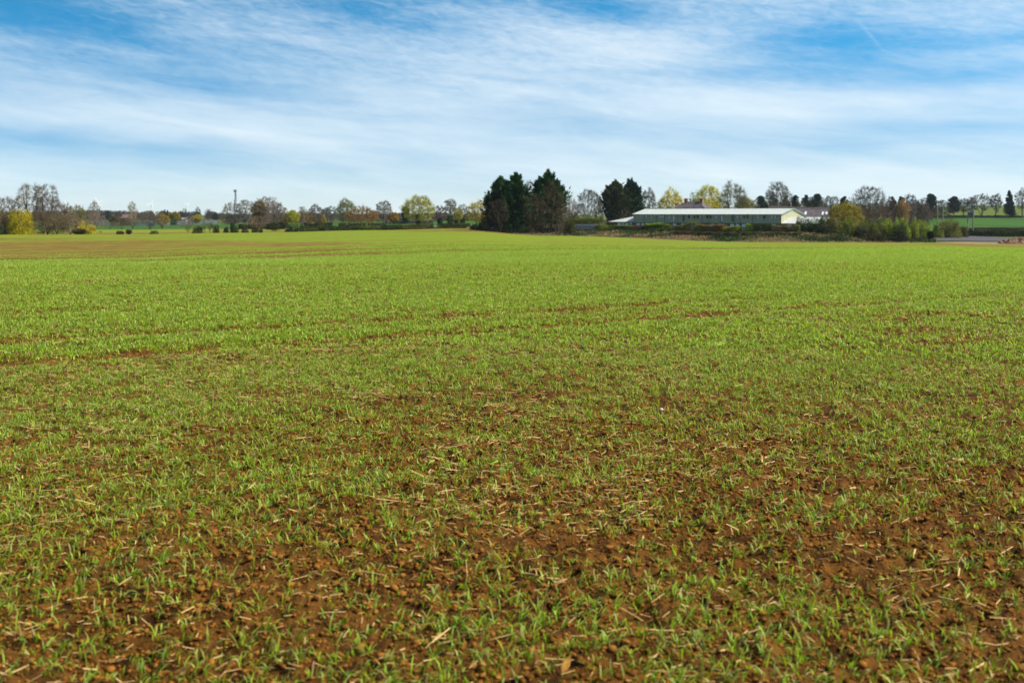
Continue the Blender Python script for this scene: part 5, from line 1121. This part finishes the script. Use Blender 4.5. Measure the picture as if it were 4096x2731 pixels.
bush(2630, 325, 828, 44, 'white blossoming shrub above the roof, left of the yellow tree', (.42, .44, .34), two=(.2, .24, .1), twig=.3, group='white blossoming shrubs')
tree(2685, 340, 764, 106, 'rounded bright yellow leafing tree left of the chimneys', (.2, .17, .04), (.66, .54, .02), 1.0, npts=250, forks=2, tb=.15, name='leafing_tree')
tree(2832, 375, 752, 118, 'broad yellow weeping willow right of the chimneys', (.22, .19, .04), (.62, .54, .03), 1.5, npts=260, forks=2, tb=.12, name='leafing_tree')
tree(2772, 380, 776, 40, 'thin pale green tree edge left of the weeping willow', (.2, .2, .12), (.26, .30, .10), .4, npts=90)
tree(2930, 350, 731, 118, 'large bare tree with yellow-green buds right of the willow', (.15, .14, .085), (.30, .30, .07), .22, npts=320, forks=2, tb=.2)
tree(2885, 372, 815, 70, 'low golden shrub-tree at the foot of the large budding tree', (.2, .16, .04), (.38, .32, .03), 1.1, npts=100, forks=3, tb=.05, name='leafing_tree')
tree(2985, 352, 790, 80, 'olive-gold leafing tree right of the large budding tree', (.17, .14, .04), (.28, .24, .03), .9, npts=160, forks=3, tb=.08, name='leafing_tree')
gp = 'pines on the skyline behind the building'
pine(2974, 400, 786, 46, 'dark bushy pine between the budding tree and the willow gold', .15, 14, group=gp)
pine(3042, 395, 783, 56, 'broad blue-green pine left of the tall round bare tree', .1, 18, group=gp)
pine(3093, 405, 780, 44, 'pine standing behind the left side of the tall round bare tree', .15, 14, (.035, .05, .025), group=gp)
tree(3112, 380, 731, 108, 'tall round bare tree above the roof, right of the pines', (.14, .125, .10), npts=320, forks=2, tb=.3)
pine(3142, 405, 783, 40, 'pine standing behind the right side of the tall round bare tree', .15, 14, (.04, .05, .025), group=gp)
pine(3182, 395, 780, 40, 'single dark pine with brown stem left of the pine group', .15, 14, (.03, .045, .028), group=gp)
pine(3222, 400, 779, 36, 'left small pine of the wide pine group above the barn', .15, 12, group=gp)
pine(3262, 398, 776, 70, 'widest pine of the group above the barn', .08, 22, group=gp)
tree(3205, 372, 812, 50, 'brown bare tree in front of the pine group', BROWN, npts=110, forks=2)
tree(3290, 372, 808, 50, 'low brown bare tree at the right of the widest pine', (.13, .11, .06), npts=110, forks=2)
for px, top in ((3312, 780), (3338, 781)):
    tree(px, 395, top, 44, ('left' if px < 3320 else 'right') + ' one of two pale straight bare trees right of the pine group', (.2, .19, .165), npts=130, forks=3, env='vase', group='pale bare trees right of the pine group')
pine(3376, 390, 785, 34, 'dark pine rising behind the golden tree', .15, 14, group=gp)
tree(3406, 390, 784, 40, 'pale thin bare tree between the golden tree and the widest bare crown', (.2, .18, .15), npts=100, forks=2)
tree(3478, 360, 747, 132, 'widest bare crown on the right, with fanned grey branches', (.14, .13, .11), npts=340, forks=3, tb=.25, env='vase')
# right bushes in front
Gq = 176
gr_ = 'bushes at the right end of the hedge bank'
bush(3212, 178, 862, 84, 'dark holly bush at the left end of the tall thicket', (.03, .055, .018), two=(.06, .10, .02), dens=1.5, group=gr_, lift=.5)
bush(3268, 176, 864, 90, 'dark green bush between the holly and the golden tree', (.07, .10, .02), two=(.025, .04, .012), dens=1.4, group=gr_, lift=.4)
bush(3300, 174, 888, 60, 'black-green bush below the barn roof', (.018, .026, .010), group=gr_, lift=.4)
tree(3382, 180, 812, 136, 'golden olive leafing tree in the hedge right of the barn', (.13, .10, .03), (.38, .31, .02), .95, npts=300, forks=4, tb=.06, name='leafing_tree')
bush(3395, 176, 868, 80, 'fresh green shrub in the lower part of the golden tree', (.21, .26, .015), two=(.08, .10, .015), group=gr_, lift=.3)
tree(3455, 190, 822, 90, 'reddish brown twiggy tree right of the golden tree', (.15, .10, .065), npts=230, forks=4, tb=.06, per=10)
tree(3525, 192, 818, 110, 'brown twiggy tree with pale stems below the widest bare crown', (.15, .11, .075), npts=240, forks=4, tb=.06, per=10)
bush(3530, 178, 868, 80, 'grey-green leafy bush behind the brown twigs, right of the dull green one', (.15, .18, .02), two=(.06, .07, .015), group=gr_, lift=.3)
bush(3475, 174, 872, 110, 'dull green bush with brown twigs right of the golden tree', (.12, .15, .02), two=(.05, .06, .014), twig=.35, group=gr_, lift=.3)
bush(3440, 172, 905, 60, 'very dark low bush at the foot of the golden tree', (.015, .022, .008), group=gr_, lift=.2)
bush(3552, 175, 872, 80, 'yellow-green fresh bush in the middle of the right thicket', (.25, .31, .015), two=(.08, .11, .012), twig=.25, group=gr_, lift=.3)
bush(3608, 174, 861, 78, 'tallest fresh green bush of the right thicket', (.27, .34, .015), two=(.09, .12, .012), group=gr_, lift=.3)
bush(3600, 170, 895, 60, 'blackish ivy bush in front of the tallest fresh green one', (.015, .025, .010), group=gr_, lift=.2)
bush(3655, 175, 868, 46, 'narrow yellow-green bush with a pointed top', (.25, .26, .02), two=(.10, .10, .015), group=gr_, lift=.2)
bush(3500, 169.5, 932, 110, 'low dark bramble in front of the right thicket', (.018, .024, .010), group=gr_, twig=.3)
bush(3340, 169.5, 938, 120, 'long low dark bramble at the foot of the golden tree', (.018, .028, .010), group=gr_, twig=.3)
bush(3308, 177, 856, 92, 'olive bush with a dark top in front of the barn end', (.11, .11, .03), two=(.04, .06, .02), dens=1.6, group=gr_, lift=.4)
bush(3240, 170, 930, 90, 'low dark bramble in front of the holly', (.02, .032, .010), group=gr_)
bush(3590, 169.5, 938, 90, 'low black-green bramble right of the brown twigs', (.014, .020, .008), group=gr_)
bush(3670, 172, 946, 90, 'low dark hedge stub reaching towards the road', (.018, .028, .010), group=gr_)
tree(3722, 176, 927, 22, 'small dark lollipop-shaped tree at the end of the road', DKBR, DARK, 3.0, npts=60, tb=.35, name='leafing_tree', lsize=.3)
bush(3692, 206, 876, 74, 'bright green bush behind the road, left of the olive one', (.24, .30, .015), two=(.10, .12, .015), group='bushes behind the road')
bush(3752, 210, 878, 50, 'small fresh green bush between the two large ones behind the road', (.22, .26, .02), two=(.12, .12, .025), group='bushes behind the road')
bush(3800, 212, 872, 100, 'broad olive bush behind the road', (.15, .16, .03), two=(.20, .19, .04), twig=.4, group='bushes behind the road')
bush(3850, 216, 905, 50, 'low brown-green bush at the start of the road hedge', (.08, .075, .03), twig=.5, group='bushes behind the road')
hpx(3862, 4200, 228, 922, 'dark clipped hedge along the far side of the road', (.022, .034, .012), (.045, .06, .018), thick=2.2, hv=.05)
hpx(3840, 4200, 244, 910, 'brown hedge just beyond the dark clipped one', (.085, .06, .035), (.05, .06, .02), thick=1.5, hv=.06)
tree(3612, 260, 800, 46, 'orange-leaved birch with a white trunk', (.42, .34, .24), (.34, .17, .04), .9, npts=120, tb=.3, name='leafing_tree')
gb = 'brown bare trees of the wood behind the thicket'
for px, top, w_, c, lab in ((3560, 790, 60, (.12, .085, .07), 'brown bare tree left of the two small pines'), (3640, 772, 60, (.15, .13, .125), 'grey bare tree with the highest twigs above the orange birch'), (3655, 800, 90, (.13, .085, .07), 'broad reddish brown bare tree right of the orange birch'),
                       (3690, 790, 60, (.15, .115, .09), 'brown bare tree beside the roadside pine'), (3700, 822, 70, (.17, .13, .09), 'low tawny bare tree right above the fresh green bushes')):
    tree(px, 290 + (px % 7) * 3, top, w_, lab, c, npts=170, forks=3, tb=.1, group=gb, per=9)
pine(3572, 320, 786, 26, 'small dark pine, left of two above the orange birch', .2, 10, group=gp)
pine(3606, 318, 783, 28, 'small brownish pine, right of two above the orange birch', .2, 10, (.05, .045, .025), group=gp)
pine(3724, 470, 774, 44, 'tallest pine left of the slim poles', .25, 16, group=R5)
pine(3815, 485, 786, 52, 'spreading dark pine above the right hedge between poles and transformer', .3, 16, (.035, .045, .028), group=R5)
for px, top, w_, lab in ((3762, 798, 60, 'thin bare trees bunched behind the slim poles'), (3855, 796, 44, 'thin bare tree left of the transformer'), (3925, 778, 86, 'broad dense bare tree behind the transformer'), (3985, 777, 50, 'light round bare tree right of the transformer'), (4090, 757, 60, 'bare tree at the right edge of the photo, beside the tall pine'), (3885, 790, 40, 'narrow bare tree just left of the broad dense one')):
    tree(px, 492, top, w_, lab, (.13, .11, .07), npts=200, forks=3 if w_ > 80 else 1, tb=.3, group=R5)
pine(4038, 492, 759, 48, 'tall dark pointed pine near the right edge', .12, 22, (.022, .036, .028), spire=True, group=R5)
hpx(3700, 3900, 498, 862, 'dark hedge at the foot of the hill, left part', (.045, .05, .025), (.10, .08, .06), thick=3)
hpx(3900, 4200, 498, 862, 'dark brown hedge at the foot of the hill, right part', (.04, .04, .025), (.08, .065, .05), thick=3)
# hedge bank in front of the building
gk = 'hedge pieces in front of the long building'
def bk(a, b, top, label, col, two=None, off=9, **kw):
    mid = (a + b) / 2; Y0 = float(edge_D(a)) + off; Y1 = float(edge_D(b)) + off; Ym = float(edge_D(mid)) + off; lift = float(bank_lift(mid, Ym)) - .1
    h = max(.5, zt(top, Ym) - float(T(world(mid, Ym), Ym)) - lift)
    return hedge([(a, Y0), (mid, Ym), (b, Y1)], h, 2.2, label, col, two, group=gk, lift=lift, **kw)
bk(2385, 2440, 899, 'bright yellow-green hedge mound at the left end in front of the wing', (.30, .36, .018), (.06, .08, .014), hv=.1)
bk(2440, 2535, 901, 'yellow-green clipped hedge below the left wing windows', (.23, .29, .018), (.06, .08, .015), hv=.06)
bk(2535, 2585, 902, 'bare reddish brown hedge piece between two green ones', (.17, .09, .055), (.08, .06, .04), twig=.6, hv=.06)
bk(2585, 2660, 895, 'fresh green untrimmed hedge right of the brown piece', (.26, .36, .018), (.05, .07, .012))
bk(2660, 2720, 900, 'green hedge with pale twigs in front of the tall window', (.20, .27, .018), (.12, .12, .04))
bk(2720, 2790, 893, 'olive and tan twiggy hedge with white blossom', (.17, .17, .035), (.40, .34, .28), twig=.3)
bk(2790, 2900, 893, 'rusty brown hedge in front of the middle of the building', (.22, .13, .045), (.19, .15, .04), twig=.35)
bk(2900, 2975, 904, 'low yellow-green hedge right of the rusty brown one', (.21, .25, .02), (.05, .06, .015))
bk(2985, 3090, 893, 'bright green untrimmed hedge below the right end windows', (.26, .36, .018), (.04, .06, .012), twig=.2)
bk(3090, 3200, 899, 'mixed brown and green hedge below the yellow gable', (.13, .16, .025), (.16, .13, .06), twig=.3)
bk(2700, 3200, 934, 'dark brushwood, coloured for the shade below the hedges, along the right half of the bank', (.028, .038, .014), (.10, .07, .045), off=6, twig=.5, hv=.3)  # low growth whose dark colour puts in the shade beneath the hedges
print('objects', len(bpy.data.objects), 'polys', sum(len(m.polygons) for m in bpy.data.meshes))

m, n = mat_new('haze_air'); v = n.n('ShaderNodeVolumePrincipled'); v.inputs['Color'].default_value = (.78, .88, 1.0, 1); v.inputs['Density'].default_value = .00007; v.inputs['Anisotropy'].default_value = .3
o_ = n.n('ShaderNodeOutputMaterial'); n.put(o_.inputs['Volume'], v.outputs[0])
hz = MB().box(-3200, -3200, -12, 3200, 3200, 55).build('haze', m); hz['kind'] = 'stuff'; tag(hz, 'thin pale blue haze over the distant woods and hills', 'haze')
